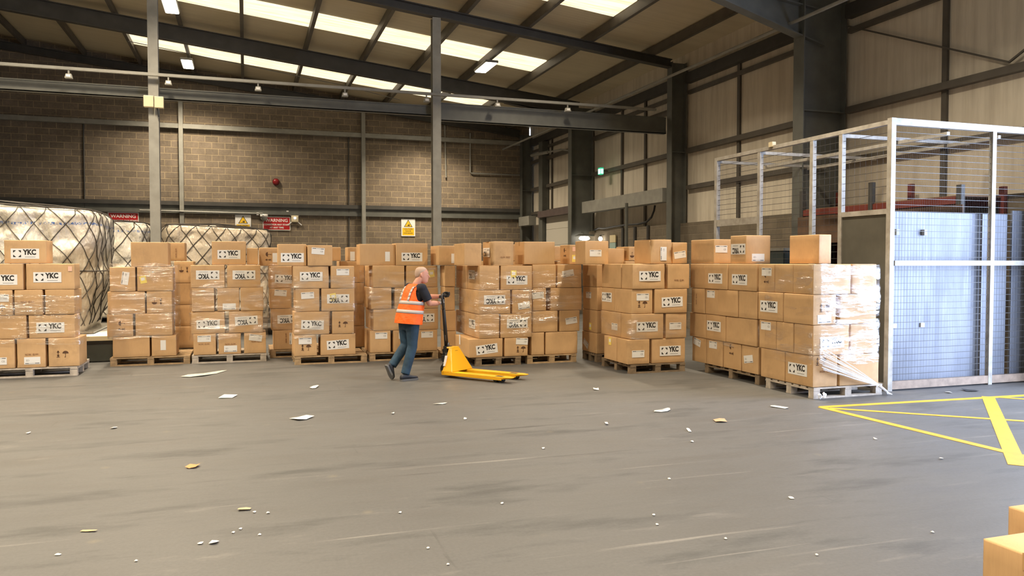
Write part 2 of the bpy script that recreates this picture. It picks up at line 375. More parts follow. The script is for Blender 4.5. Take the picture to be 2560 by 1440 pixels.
rafter(12.6, 0.5, 0.22, haunch=(6.8, 1.15), m_=M_STEEL)
rafter(6.8, 0.5, 0.22, haunch=(6.8, 1.15)); rafter(1.0, 0.5, 0.22, haunch=(6.8, 1.15)); rafter(-5, 0.5, 0.22, haunch=(6.8, 1.15))
def column(Y, depth, w, ztop, xo=XR - .02, name='steel_column'):
    m = MB(); xi = xo - depth; t = .022
    m.box(xi, xi + t, Y - w / 2, Y + w / 2, 0, ztop); m.box(xo - t, xo, Y - w / 2, Y + w / 2, 0, ztop); m.box(xi + t, xo - t, Y - .012, Y + .012, 0, ztop)
    m.box(xi + t, xo - t, Y - w / 2 + .01, Y + w / 2 - .01, 4.64, 4.66)
    struct(m.build(name, M_STEEL))
column(30.2, .45, .25, 6.9); column(24.3, .8, .28, 6.9); column(18.4, .45, .25, 7.0); column(12.6, 1.0, .3, 7.05); column(1.0, .9, .3, 7.05); column(-5, .9, .3, 7.05);
# rails along the long side wall
def wrail(z, h, d, ya, yb, m_, name='wall_rail', x=None):
    x = x or XR + .04; struct(MB().box(x - d, x, ya, yb, z, z + h).build(name, m_))
for ya, yb in ((24.5, 30.1), (18.6, 24.1), (12.8, 18.2), (2.0, 12.4)):
    wrail(6.44, .26, .16, ya, yb, M_STEEL_D, 'eaves_beam'); wrail(6.16, .10, .08, ya, yb, M_PURLIN)
    wrail(4.62, .12, .13, ya, yb, M_PURLIN)
    if ya > 12: wrail(3.66, .11, .12, ya, yb, M_PURLIN) if ya != 18.6 else None
wrail(5.8, .13, .13, 18.6, 24.1, M_PURLIN); wrail(5.7, .13, .13, 24.5, 30.1, M_PURLIN); wrail(3.66, .11, .12, 8.3, 12.4, M_PURLIN)
wrail(3.36, .37, .30, 18.6, 23.9, M_STEEL_L, 'lintel_beam', XR - .25)
wrail(3.46, .24, .25, 24.5, 28.6, noisy('lintel_brown', (.10, .075, .07), .5, .2, 3), 'lintel_beam', XR - .1)
wrail(3.2, .36, .3, 28.9, 30.1, M_STEEL_L, 'lintel_beam', XR - .3)
# vertical cladding joints
for y in (16.0, 20.6, 22.1, 10.2, 28.0): wrail(2.8, 3.7, .05, y - .05, y + .05, M_PURLIN, 'cladding_joint')
struct(MB().box(XR - .25, XR + .02, 28.35, 28.75, 0, 6.4).build('door_post', M_STEEL))
dr = MB(); 
for k in range(6): dr.box(XR - .1, XR - .04, 24.75, 28.3, .6 * k, .6 * k + .592)
struct(dr.build('door_1', mat('door_panel', (0.55, 0.52, 0.45), .5)), 'white sectional overhead door')
# frame of the former gable, 18.4 m out: posts, tie beam and service rail
for x in (4.33, -1.82, -8.0, -14.1):
    m = MB(); zt = roof_z(x) - .49
    m.box(x - .1, x + .1, 18.3, 18.32, 0, zt); m.box(x - .1, x + .1, 18.48, 18.5, 0, zt); m.box(x - .008, x + .008, 18.32, 18.48, 0, zt)
    struct(m.build('steel_post', M_STEEL_L))
for xa_, xb_, za_, zb_ in ((XL, 4.33, 5.27, 5.47), (4.335, 10.6, 5.17, 5.56)):
    m = MB(); m.box(xa_, xb_, 18.52, 18.54, za_, zb_); m.box(xa_, xb_, 18.505, 18.66, za_ - .02, za_); m.box(xa_, xb_, 18.505, 18.66, zb_, zb_ + .02)
    m.box(xa_, xb_, 18.505, 18.52, za_ - .02, za_ + .06); struct(m.build('tie_beam', M_STEEL))
tr = MB(); tr.box(XL, 10.1, 18.13, 18.2, 5.66, 5.72); struct(tr.build('service_rail', M_STEEL_L), 'pale service rail above the tie beam')
pp = MB(); pp.tube([(9.85, -6, 6.28), (9.85, 30.2, 6.28)], .035, 8); struct(pp.build('service_pipe', M_STEEL_L))
# back wall rails and posts
m = MB(); m.box(XL, 10.9, 30.3, 30.5, 6.5, 6.66); struct(m.build('wall_rail', M_STEEL_L))
m = MB(); m.box(XL, 10.9, 30.44, 30.46, 3.6, 3.9); m.box(XL, 10.9, 30.40, 30.5, 3.50, 3.62); struct(m.build('wall_rail', M_STEEL))
m = MB(); m.box(XL, 10.9, 30.37, 30.5, 3.78, 3.92); struct(m.build('wall_rail', M_STEEL_D))
for x in (-2.14, 4.29, -8.6): struct(MB().box(x - .07, x + .07, 30.24, 30.5, 0, 7.9 if x < 0 else 7.6).build('wall_post', M_STEEL_L))
for x in (-5.25, 3.75): struct(MB().tube([(x, 30.46, 0), (x, 30.46, 6.5)], .025, 6).build('wall_conduit', M_STEEL_D))
m = MB(); m.tube([(8.55, 30.4, 6.9), (8.55, 30.4, 5.35), (8.6, 30.4, 5.3), (10.9, 30.4, 5.3)], .03, 6); struct(m.build('wall_conduit', M_STEEL_L))
m = MB(); m.tube([(7.5, 30.4, 7.3), (7.55, 30.4, 5.1)], .03, 6); struct(m.build('wall_conduit', M_STEEL_L))
m = MB(); m.tube([(-3.5, 30.2, 3.56), (.6, 30.2, 3.52)], .03, 6); struct(m.build('wall_conduit', M_STEEL_L))
for k, (x, d) in enumerate(((-4.0, 1), (6.5, -1))):
    m = MB(); a = Vector((XR - .1, 13.0, 6.0)); 
bx = MB(); bx.bar((XR - .03, 12.4, 6.3), (XR - .03, 9.0, 4.8), .03); struct(bx.build('wall_brace', M_PURLIN))
bx = MB(); bx.bar((XR - .03, 9.0, 4.8), (XR - .03, 6.0, 6.3), .03); struct(bx.build('wall_brace', M_PURLIN))
w = MB(); w.tube([on_y(320, 103, 26) + Vector((0, 0, 0)), on_y(860, 214, 26), on_y(1000, 250, 26)], .012, 5); struct(w.build('wall_cable', M_STEEL_L))

# ------------------------------------------------------------------ cartons, their labels, pallets
def carton_mesh(w, d, h, seed, dent=0.006, crush=0.0):
    """closed cardboard box, origin at the middle of its base, slightly soft edges and sides"""
    rnd = random.Random(seed)
    e = 0.010
    def cuts(L): return [0, e / L, 0.2, 0.5, 0.8, 1 - e / L, 1]
    xs, ys, zs = cuts(w), cuts(d), cuts(h); n = 6
    idx = {}; V = []; F = []
    sd = Vector((rnd.uniform(0, 50), rnd.uniform(0, 50), rnd.uniform(0, 50)))
    def vert(i, j, k):
        if (i, j, k) in idx: return idx[i, j, k]
        u, v, t = xs[i], ys[j], zs[k]
        p = Vector(((u - .5) * w, (v - .5) * d, t * h))
        bu, bv, bt = math.sin(PI * u), math.sin(PI * v), math.sin(PI * t)
        edge = (i in (0, n)) + (j in (0, n)) + (k in (0, n))
        if edge >= 2:
            q = .0022
            if i in (0, n): p.x -= math.copysign(q, u - .5)
            if j in (0, n): p.y -= math.copysign(q, v - .5)
            if k in (0, n): p.z -= math.copysign(q, t - .5)
        if i in (0, n): p.x -= math.copysign(dent * bv * bt, u - .5)
        if j in (0, n): p.y -= math.copysign(dent * bu * bt, v - .5)
        if k == n: p.z -= dent * .3 * bu * bv - crush * .7 * (noise.noise(p * 4 + sd))*bu
        if k == 0: p.z += .002
        if crush:
            nz = noise.noise(p * 5 + sd) * crush
            if j in (0, n): p.y += abs(nz) if j == 0 else -abs(nz)
            if i in (0, n): p.x += abs(nz) if i == 0 else -abs(nz)
        idx[i, j, k] = len(V); V.append(p); return idx[i, j, k]
    for a in range(n):
        for b_ in range(n):
            F.append((vert(a, b_, 0), vert(a, b_ + 1, 0), vert(a + 1, b_ + 1, 0), vert(a + 1, b_, 0)))
            F.append((vert(a, b_, n), vert(a + 1, b_, n), vert(a + 1, b_ + 1, n), vert(a, b_ + 1, n)))
            F.append((vert(a, 0, b_), vert(a + 1, 0, b_), vert(a + 1, 0, b_ + 1), vert(a, 0, b_ + 1)))
            F.append((vert(a, n, b_), vert(a, n, b_ + 1), vert(a + 1, n, b_ + 1), vert(a + 1, n, b_)))
            F.append((vert(0, a, b_), vert(0, a, b_ + 1), vert(0, a + 1, b_ + 1), vert(0, a + 1, b_)))
            F.append((vert(n, a, b_), vert(n, a + 1, b_), vert(n, a + 1, b_ + 1), vert(n, a, b_ + 1)))
    m = MB(); m.v = [tuple(p) for p in V]; m.f = F
    me = m.mesh('cardboard_box', M_CARD, True)
    return me

# shared label meshes, all standing up, facing -y, centred on their origin
def rect(w, h, y=0.0, t=0.0012, m=None, cx=0, cz=0):
    return (m or MB()).box(cx - w / 2, cx + w / 2, y - t, y, cz - h / 2, cz + h / 2)
I4 = Matrix.Identity(4)
def T(x, y, z): return Matrix.Translation((x, y, z))
LM = {}
def label_meshes():
    LM['Yp'] = rect(.375, .155).mesh('logo_label', M_WHITE)
    br = MB(); s, th, L = .052, .017, .036
    for sx in (-1, 1):
        for sz in (-1, 1):
            cx, cz = -.105 + sx * s, sz * s
            P = [(0, 0), (L, 0), (L * .75, th), (th * 1.15, th), (th, th * 1.15), (th, L * .75), (0, L)]
            P = [(cx - sx * a, cz - sz * b_) for a, b_ in P]
            if sx * sz > 0: P = P[::-1]
            P = P if sx * sz < 0 else P
            br.plate([(a, c) for a, c in P], -.0022, -.0010)
    for k in range(9): rect(.012, .006, -.001, .0008, br, .005 + k * .0155, -.05)
    br_me = br.mesh('bracket', M_INK)
    LM['Yi'] = merge_meshes('logo_print', [(br_me, I4), (text_mesh('YKC', .108, M_INK, .0052, 'CENTER', .0006, .98), T(.062, -.0016, .020) @ Matrix.Diagonal((.80, 1, 1, 1)))], M_INK)
    LM['Wp'] = rect(.215, .11).mesh('shipping_label', M_WHITE)
    w = MB(); rect(.06, .009, -.001, .0008, w, -.065, .040); rect(.05, .009, -.001, .0008, w, .070, .040)
    for k in range(4): rect(.012, .005, -.001, .0008, w, -.02 + k * .018, .040)
    wt = text_mesh('CE', .036, M_INKG, .001)
    LM['Wi'] = w.mesh('label_print', M_INK)
    LM['We'] = merge_meshes('ce_print', [(wt, T(.060, -.0014, -.006))], M_INKG)
    ic = MB()   # two-headed arrow with base bar, umbrella
    rect(.009, .09, 0, .0008, ic, -.055, 0)
    ic.plate([(-.075, .02), (-.035, .02), (-.055, .052)], -.0008, 0); rect(.045, .008, 0, .0008, ic, -.055, -.05)
    ic.plate([(-.075, -.018), (-.055, -.045), (-.035, -.018)], -.0008, 0)
    ic.plate([(.015 + .042 * math.cos(a) + .03, .005 + .038 * math.sin(a)) for a in [PI * k / 8 for k in range(9)]], -.0008, 0)
    rect(.006, .06, 0, .0008, ic, .045, -.025); rect(.018, .006, 0, .0008, ic, .038, -.052)
    LM['I'] = ic.mesh('handling_marks', M_PRINT)
    LM['P'] = merge_meshes('weight_print', [(text_mesh('N.W. G.W.', .038, M_PRINTF, .001), I4)], M_PRINTF)
    ys = rect(.10, .125); LM['S'] = ys.mesh('yellow_sticker', M_YSTICK)
    yb = MB(); rect(.06, .05, -.0012, .0006, yb, 0, .012); LM['Si'] = yb.mesh('sticker_panel', M_WHITE)
    LM['K'] = rect(.055, .075).mesh('pink_sticker', M_PINK)
    LM['V'] = rect(.085, .17).mesh('tape_patch', M_WHITE)
label_meshes()
PARTNAME = {'Y': 'logo_label', 'W': 'shipping_label', 'I': 'handling_marks', 'P': 'weight_print', 'S': 'yellow_sticker', 'K': 'pink_sticker', 'V': 'tape_patch'}
def put_label(parent, kind, x, y, z, rz, rot, sx=1.0):
    """kind on a face; rz turns the face about the vertical, rot turns the label in its own plane"""
    R = Matrix.Translation((x, y, z)) @ Matrix.Rotation(rz, 4, 'Z') @ Matrix.Rotation(-rot, 4, 'Y')
    me = LM[{'Y': 'Yp', 'W': 'Wp'}.get(kind, kind)]
    o = obj(PARTNAME[kind], me, parent); o.matrix_local = R @ Matrix.Diagonal((sx, 1, 1, 1))
    if kind == 'Y': obj('logo_lettering', LM['Yi'], o)
    if kind == 'W': obj('label_print', LM['Wi'], o); obj('ce_print', LM['We'], o)
    if kind == 'S': obj('sticker_panel', LM['Si'], o)
    return o
CSEED = [0]; STACK_GROUP = 'cardboard boxes stacked on the pallets'
def carton(w, d, h, p, yaw, labels, text, face_l=(), crush=0.0, tape=False, dent=.004, group=STACK_GROUP):
    """p = base centre. labels: (kind, u, v, rot) on the -y face, face_l on the -x face"""
    CSEED[0] += 1
    o = obj('cardboard_box', carton_mesh(w, d, h, CSEED[0], dent, crush)); o.location = p; o.rotation_euler = (0, 0, yaw)
    for kind, u, v, rot in labels:
        v = min(max(v, .14), .86)
        if kind == 'Y': u = min(max(u, .2 / w), 1 - .2 / w) if w > .42 else u
        dy = dent * math.sin(PI * u) * math.sin(PI * v) * .35
        put_label(o, kind, (u - .5) * w, -d / 2 + dy - .0008, v * h, 0, math.radians(rot))
    for kind, u, v, rot in face_l:   # u runs from the rear to the front edge of the side
        v = min(max(v, .14), .80); lw = {'Y': .375, 'W': .215}.get(kind, .12); lw = .13 if abs(abs(rot) - 90) < 30 else lw
        sx = min(1, .92 * d / lw); u = min(max(u, lw * sx / 2 / d + .02), 1 - lw * sx / 2 / d - .02)
        put_label(o, kind, -w / 2 - .0008 + dent * .3, (.5 - u) * d, v * h, -PI / 2, math.radians(rot), sx)
    if tape:
        tp = MB(); tp.box(-w / 2 - .001, w / 2 + .001, -.026, .026, h - .001, h + .0012); tp.box(-w / 2 - .0015, -w / 2 + .001, -.026, .026, h - .07, h + .0012); tp.box(w / 2 - .001, w / 2 + .0015, -.026, .026, h - .07, h + .0012)
        tp.build('packing_tape', M_TAPE, o)
    tag(o, text, 'cardboard box', group)
    return o
def look(labels):
    ks = [(k, r) for k, _, _, r in labels]
    if any(k == 'Y' and abs(r) > 90 for k, r in ks): return 'cardboard box with upside-down bracket logo'
    if any(k == 'Y' for k, r in ks): return 'cardboard box with bracket logo'
    if any(k == 'W' for k, r in ks) and any(k == 'I' for k, r in ks): return 'cardboard box with label and arrows'
    if any(k == 'S' for k, r in ks): return 'cardboard box with yellow sticker'
    if any(k == 'W' for k, r in ks): return 'cardboard box with white label'
    if any(k == 'I' for k, r in ks): return 'cardboard box with printed arrows'
    if any(k == 'V' for k, r in ks): return 'cardboard box with white tape patch'
    return 'plain cardboard box'

def pallet(p, yaw, w, d, text, m_=None, h=.144):
    """p = front left corner on the floor; w along the front, d into depth"""
    m_ = m_ or M_PALLET
    R = empty('wooden_pallet', p, yaw)
    top = MB(); nb = 7
    for i in range(nb):
        y0 = i * (d - .11) / (nb - 1); top.box(0, w, y0, y0 + .105, h - .021, h)
    for x0 in (0, w / 2 - .05, w - .1): top.box(x0, x0 + .1, 0.001, d - .001, h - .042, h - .021)
    top.build('deck', m_, R)
    for j, y0 in enumerate((0.004, d / 2 - .05, d - .104)):
        MB().box(0, w, y0, y0 + .1, 0, .02).build('bottom_board', m_, R)
        for x0 in (0.003, w / 2 - .05, w - .103):
            MB().box(x0, x0 + .1, y0 + .002, y0 + .098, .02, h - .042).build('block', m_, R)
    tag(R, text, 'pallet', 'wooden pallets under the box stacks')
    return R

def film(P, u, n, w, d, z0, z1, text, off=.03, lean=0.0, name='stretch_film'):
    m = MB(); x0, x1, y0, y1 = -off, w + off, -off, d + off; c = .05
    loop = []
    def seg(a, b_):
        L = (Vector(b_) - Vector(a)).length; k = max(2, int(L / .06))
        for i in range(k): loop.append(Vector(a).lerp(Vector(b_), i / k))
    cs = [(x0 + c, y0), (x1 - c, y0), (x1, y0 + c), (x1, y1 - c), (x1 - c, y1), (x0 + c, y1), (x0, y1 - c), (x0, y0 + c)]
    for i in range(8): seg(cs[i], cs[(i + 1) % 8])
    nz = max(3, int((z1 - z0) / .025)); secs = []
    sd = Vector((P[0] * 3, P[1] * 3, 0))
    for j in range(nz + 1):
        ring = []
        for q in loop:
            z = z0 + (z1 - z0) * j / nz
            ed = noise.noise(Vector((q.x * 2, q.y * 2, 3)) + sd) * .05 * (1 if j in (0, nz) else 0)
            r_ = noise.noise(Vector((q.x * 3, q.y * 3, z * 15)) + sd) * .020 + noise.noise(Vector((q.x * 8, q.y * 8, z * 34)) + sd) * .007
            cx, cy = (x0 + x1) / 2, (y0 + y1) / 2; out = Vector((q.x - cx, q.y - cy)).normalized() * r_
            w3 = Vector(P) + u * (q.x + out.x) + n * (q.y + out.y); w3.z = z + ed
            ring.append(w3)
        secs.append(ring)
    m.loft(secs, cap=False); o = m.build(name, M_FILM, None, True, fix=False)
    tag(o, text, 'stretch film', 'stretch film wrapped round the stacks')
    return o

ROWS = ['bottom row', 'second row', 'third row', 'top row']
STK = {}
def stack(key, name, zoom, corner, yaw, pw, pd, rows, films=(), pm=None, sink=True, dpth=None, side_w=.52, pal=True, front_off=0.0, pyz=None):
    ox, oy, s = zoom
    P = on_floor(*corner); P.z = 0; u = Vector((math.cos(yaw), math.sin(yaw), 0)); n = Vector((-math.sin(yaw), math.cos(yaw), 0))
    fwd = Vector((math.sin(YAW), math.cos(YAW), 0)); D = P.dot(fwd)
    def zz(py):
        d = ray(1280, oy + py / s); return CAM_H + d.z * D / (d.dot(fwd))
    if pal: pallet(P + n * .0, yaw, pw, pd, 'wooden pallet under the ' + name, pm)
    zprev = .147; wmax = 0
    rng = random.Random(key)
    STK[key] = dict(P=P, u=u, n=n, D=D, yaw=yaw, name=name, pw=pw, pd=pd)
    for ri, row in enumerate(rows):
        yb_, yt_, front = row[0], row[1], row[2]; side = row[3] if len(row) > 3 else ()
        zt = zz(yt_) - .004; h = zt - zprev
        segs = []
        cs_d = None
        if side:
            Pc = P + u * along(P, u, ox + front[0][0] / s)
            e = [along(Pc, n, ox + x / s) for x in [side[0][0]] + [q[1] for q in side]]  # distances from the corner, far first
            cs_d = e[-2]
            for k in range(len(side) - 1):
                fa, ne = e[k], e[k + 1]; L = fa - ne - .012
                if L < .12: continue
                jx = rng.uniform(-.008, .008) ; sw = side_w
                c = Pc + u * (sw / 2 + jx) + n * (ne + .006 + L / 2); c.z = zprev
                fl = [(kk, (x - side[k][0]) / (side[k][1] - side[k][0]), (yb_ - y) / (yb_ - yt_), r) for kk, x, y, r in side[k][2]]
                pos = 'rear side' if k == 0 else ('middle side' if k == 1 or len(side) == 3 else 'front side')
                carton(sw, L, h, c, yaw, [], '%s, %s, %s, %s' % (look(fl), ROWS[ri], pos, name), face_l=fl)
        for k, (a, b_, labs) in enumerate(front):
            ta, tb = along(P, u, ox + a / s), along(P, u, ox + b_ / s); w = tb - ta
            d = (cs_d - .006) if (cs_d and k == 0) else (dpth or (.42 if w > .52 else .6))
            if cs_d and k > 0 and ta < 0: ta = 0
            d = min(max(d, .2), pd + .1)
            off = rng.uniform(-.010, .010); wmax = max(wmax, tb)
            c = P + u * (ta + w / 2) + n * (d / 2 + off + front_off); c.z = zprev
            lf = [(kk, (x - a) / (b_ - a), (yb_ - y) / (yb_ - yt_), r) for kk, x, y, r in labs]
            fl = []
            if side and k == 0:
                q = side[-1]; fl = [(kk, (x - q[0]) / (q[1] - q[0]), (yb_ - y) / (yb_ - yt_), r) for kk, x, y, r in q[2]]
            pos = {1: ['front'], 2: ['cargo end', 'cage end'], 3: ['cargo end', 'middle', 'cage end']}[len(front)][k]
            carton(w - .006, d, h, c, yaw + rng.uniform(-.012, .012), lf, '%s, %s, %s, %s' % (look(lf or fl), ROWS[ri], pos, name), face_l=fl, crush=rng.choice([0, .004, .008, .014]))
        zprev = zt + .003
    STK[key]['ztop'] = zprev
    for i, (za, zb) in enumerate(films):
        film(P, u, n, wmax, pd if side_used(rows) else (dpth or .62), za, zb, 'clear stretch film%s round the %s' % (' upper band' if i else '', name))
    return STK[key]
def side_used(rows): return any(len(r) > 3 and r[3] for r in rows)
def on_top(key, a, b_, ytop, setback, d, labels, text, left=None, crush=0.0, tape=False, yaw=0.0, face_l=()):
    """a loose box on stack key: picture columns a..b of its front, ytop of its front top edge"""
    S = STK[key]; P = S['P'] + S['n'] * setback; u, n = S['u'], S['n']
    ta, tb = along(P, u, a, 2), along(P, u, b_, 2); w = tb - ta
    c0 = P + u * ta
    if left is not None: d = min(max(along(c0, n, left, 2), .3), .66)
    fwd = Vector((math.sin(YAW), math.cos(YAW), 0)); D = c0.dot(fwd)
    dr = ray(1280, ytop); zt = CAM_H + dr.z * D / dr.dot(fwd); z0 = S['ztop'] + .002
    c = P + u * (ta + w / 2) + n * (d / 2); c.z = z0
    return carton(w, d, max(zt - z0, .25), c, S['yaw'] + yaw, labels, text, crush=crush, tape=tape, face_l=face_l, group='loose boxes on top of the stacks')

R1 = (0, 480, 3.0); R2 = (440, 580, 3.79); R3 = (860, 580, 3.6); R4 = (1260, 560, 3.43); R5 = (1700, 560, 3.13)
nA, nB, nC, nD = 'stack before the tall netted cargo', 'stack beside the roller deck', 'stack nearest the plastic strip', 'recessed stack beside plastic-strip stack'
nE, nF, nG, nH = "stack at the worker's back", 'stack the worker walks past', 'recessed stack behind the handle', 'stack behind the pallet truck'
nI, nJ, nK, nL, nM = 'stack beyond the fork tips', 'recessed stack, fourth from cage', 'third stack from the cage', 'second stack from the cage', 'stack beside the wire cage'
pA = on_floor(163, 942)
# A stands left of the view's depth line: its right end shows; anchor at its left front corner
cornerA = (-52, 949)
stack('A', nA, R1, cornerA, 0.0, 1.3, 1.0, [
    (1335, 1110, [(-150, 105, [('W', -20, 1275, 0)]), (115, 335, [('W', 231, 1280, 180), ('P', 230, 1232, 0)]), (355, 592, [('I', 460, 1233, 0)])]),
    (1130, 930, [(-150, 195, []), (207, 560, [('Y', 371, 1040, 0)])]),
    (930, 737, [(-150, 95, [('W', 5, 797, 0), ('I', -10, 870, 0)]), (105, 325, [('P', 208, 828, 0)]), (335, 560, [])]),
    (735, 537, [(-150, 180, [('Y', 25, 657, 0)]), (195, 565, [('Y', 357, 640, 0), ('K', 530, 575, 0)])])],
    films=[(.5, 1.25)], pm=M_PALLET_P)
stack('B', nB, R1, (275, 917), 0.0, 1.24, 1.0, [
    (1255, 1087, [(838, 1120, []), (1130, 1318, [('V', 1218, 1165, 0)])]),
    (1085, 917, [(797, 995, [('I', 905, 1005, 90)]), (1012, 1292, [])]),
    (910, 747, [(805, 1088, []), (1100, 1292, [('I', 1180, 825, 180)])]),
    (745, 562, [(825, 1020, [('W', 943, 646, 82)]), (1030, 1302, [('S', 1075, 657, 12)])])],
    films=[(.45, 1.72)])
stack('C', nC, R2, (480, 910), -0.01, 1.22, 1.0, [
    (1180, 967, [(158, 375, [('W', 262, 1015, 0), ('P', 262, 1070, 0)]), (392, 612, [('W', 510, 1125, 180), ('P', 510, 1078, 0)]), (637, 850, [('W', 749, 1020, -8), ('P', 760, 1060, 0)])]),
    (945, 757, [(135, 462, [('Y', 301, 866, 0)]), (498, 826, [('Y', 665, 840, 183)])]),
    (745, 530, [(150, 365, []), (388, 600, [('W', 502, 702, 180)]), (612, 832, [])]),
    (525, 312, [(138, 465, [('Y', 302, 404, 180)]), (482, 805, [('Y', 645, 405, 180)])])],
    films=[(.42, .90), (.93, 1.62)], pm=M_PALLET_P)
stack('D', nD, R2, (675, 895), 0.0, 1.1, 1.0, [
    (1130, 932, [(920, 1180, [('W', 1100, 1020, 90), ('P', 1040, 1010, 90)])]),
    (930, 727, [(900, 1200, [('Y', 1060, 826, 182)])]),
    (720, 532, [(888, 1096, [('W', 991, 575, -5)])]),
    (525, 322, [(880, 1200, [('Y', 1038, 442, -3)])])],
    films=[(.5, 1.7)])
stack('E', nE, R2, (737, 913), 0.0, 1.22, 1.0, [
    (1190, 977, [(1112, 1333, [('W', 1219, 1036, 0), ('I', 1225, 1100, 0)]), (1365, 1700, [('Y', 1530, 1084, 3)])]),
    (965, 757, [(1112, 1450, [('Y', 1290, 876, -3)]), (1478, 1688, [('I', 1580, 875, 0)])]),
    (745, 537, [(1130, 1362, [('W', 1248, 598, 3)]), (1378, 1694, [('Y', 1537, 632, 180), ('S', 1490, 615, 10)])]),
    (530, 322, [(1108, 1455, [('Y', 1284, 418, 0)]), (1465, 1690, [('W', 1580, 378, 0)])])],
    films=[(.45, 1.5)])
stack('F', nF, R3, (924, 903.5), 0.0, 1.24, 1.0, [
    (1090, 892, [(232, 422, [('W', 335, 935, 0)]), (440, 640, [('W', 545, 940, 0)]), (650, 842, [('W', 748, 937, 0)])], [(180, 232, [])]),
    (885, 697, [(265, 560, []), (575, 848, [('Y', 720, 780, 180)])], [(190, 265, [])]),
    (690, 502, [(243, 430, []), (455, 640, []), (650, 848, [])], [(180, 243, [])]),
    (495, 302, [(262, 548, []), (560, 845, [('W', 710, 375, 0), ('S', 790, 375, 8)])], [(165, 262, [])])],
    films=[(.5, 1.6)])
stack('G', nG, R3, (1111, 901), 0.0, .9, .9, [
    (1080, 892, [(905, 1010, [])], [(868, 905, [])]),
    (890, 707, [(905, 1010, [])], [(862, 905, [])]),
    (705, 492, [(905, 1000, [])], [(865, 905, [])]),
    (490, 300, [(905, 1005, [])], [(860, 905, [])])], films=[], side_w=.42)
stack('H', nH, R3, (1190, 916.5), 0.0, .80, 1.15, [
    (1165, 962, [(1125, 1432, [('Y', 1287, 1075, 6)]), (1442, 1655, [('W', 1600, 1002, -4), ('I', 1590, 1085, 0)])], [(990, 1125, [('V', 1040, 980, 0)])]),
    (955, 742, [(1210, 1398, []), (1408, 1690, [('Y', 1558, 828, 180)])], [(1005, 1100, [('W', 1030, 822, 0)]), (1100, 1210, [('Y', 1150, 838, 0)])]),
    (735, 524, [(1205, 1500, [('Y', 1353, 608, 180)]), (1512, 1695, [('W', 1620, 665, 187)])], [(1005, 1205, [])]),
    (520, 302, [(1215, 1400, []), (1412, 1697, [('Y', 1558, 432, 0), ('S', 1528, 378, 0)])], [(1010, 1110, []), (1110, 1215, [('Y', 1148, 384, 180)])])],
    films=[(.5, 1.0), (1.03, 1.6)], pm=M_PALLET_D)
stack('I', nI, R4, (1318, 910), 0.0, .92, 1.0, [
    (1135, 932, [(235, 350, []), (358, 635, [])]),
    (930, 747, [(245, 465, []), (478, 652, [('W', 580, 836, 8)])]),
    (745, 550, [(245, 362, [('W', 290, 611, 5)]), (400, 670, [])]),
    (545, 347, [(245, 450, []), (458, 668, [('W', 550, 422, 190)])])],
    films=[(.7, 1.6)], front_off=.01)
stack('J', nJ, R4, (1492, 906), 0.0, .8, .62, [
    (1130, 937, [(795, 900, [])], [(670, 795, [('W', 702, 1055, -25)])]),
    (935, 742, [(795, 900, [])], [(672, 795, [('S', 740, 885, 0)])]),
    (740, 542, [(795, 900, [])], [(675, 795, [('W', 724, 614, 0)])]),
    (540, 347, [(795, 900, [])], [(672, 795, [])])], films=[], pm=M_PALLET_D)
stack('K', nK, R4, (1576, 935), 0.0, .98, 1.05, [
    (1210, 992, [(1060, 1252, [('W', 1152, 1118, 0)]), (1270, 1560, [('Y', 1430, 1102, 0)])], [(855, 965, [('S', 907, 1032, 0)]), (965, 1060, [])]),
    (985, 772, [(1090, 1370, [('Y', 1228, 880, 0)]), (1388, 1568, [('W', 1470, 880, 0)])], [(830, 1000, [('W', 948, 900, 0)]), (1000, 1090, [])]),
    (770, 560, [(1095, 1278, [('W', 1193, 626, 0), ('I', 1190, 685, 0)]), (1290, 1570, [('Y', 1440, 672, 2)])], [(835, 945, [('Y', 878, 645, 0)]), (945, 1095, [])]),
    (555, 342, [(1098, 1378, [('Y', 1248, 444, 0)]), (1400, 1588, [('P', 1500, 480, 0)])], [(835, 1000, []), (1000, 1098, [])])],
    films=[(.55, .95)], pm=M_PALLET_D)
stack('L', nL, R5, (1898, 963), 0.0, .95, 1.4, [
    (1180, 962, [(615, 700, [])], [(100, 210, [('W', 138, 915, -12)]), (210, 340, [('W', 264, 960, 0)]), (345, 480, [('I', 405, 1020, 90)]), (480, 615, [('W', 536, 1070, 190)])]),
    (955, 747, [(605, 700, [])], [(75, 205, []), (205, 360, [('Y', 268, 840, 0)]), (360, 605, [])]),
    (745, 528, [(600, 700, [])], [(90, 195, [('P', 130, 620, 90)]), (195, 300, [('W', 238, 554, 0)]), (300, 455, []), (455, 600, [])]),
    (522, 312, [(595, 700, [])], [(75, 190, []), (190, 370, [('Y', 277, 432, 0)]), (370, 595, [('Y', 463, 435, 0)])])],
    films=[(.5, 1.72)], side_w=.42, pm=M_PALLET_D)
stack('M', nM, R5, (2034, 998), 0.0, 1.1, .98, [
    (1285, 1032, [(1045, 1240, [('P', 1150, 1160, 0), ('I', 1110, 1075, 0)]), (1252, 1560, [])], [(635, 825, []), (825, 1045, [('Y', 925, 1160, 0)])]),
    (1030, 792, [(1040, 1330, [('Y', 1194, 931, 3)]), (1338, 1550, [])], [(620, 755, [('W', 674, 823, 0)]), (755, 890, []), (890, 1040, [])]),
    (790, 552, [(1035, 1220, [('W', 1128, 743, 182), ('I', 1130, 655, 0)]), (1250, 1535, [])], [(608, 805, [('Y', 694, 672, 0)]), (805, 1035, [])]),
    (550, 312, [(1040, 1335, []), (1341, 1540, [])], [(608, 735, [('W', 674, 379, 0), ('I', 670, 430, 90)]), (735, 880, []), (880, 1040, [])])],
    films=[(.42, 1.0), (1.03, 1.70)], pm=M_PALLET_P)

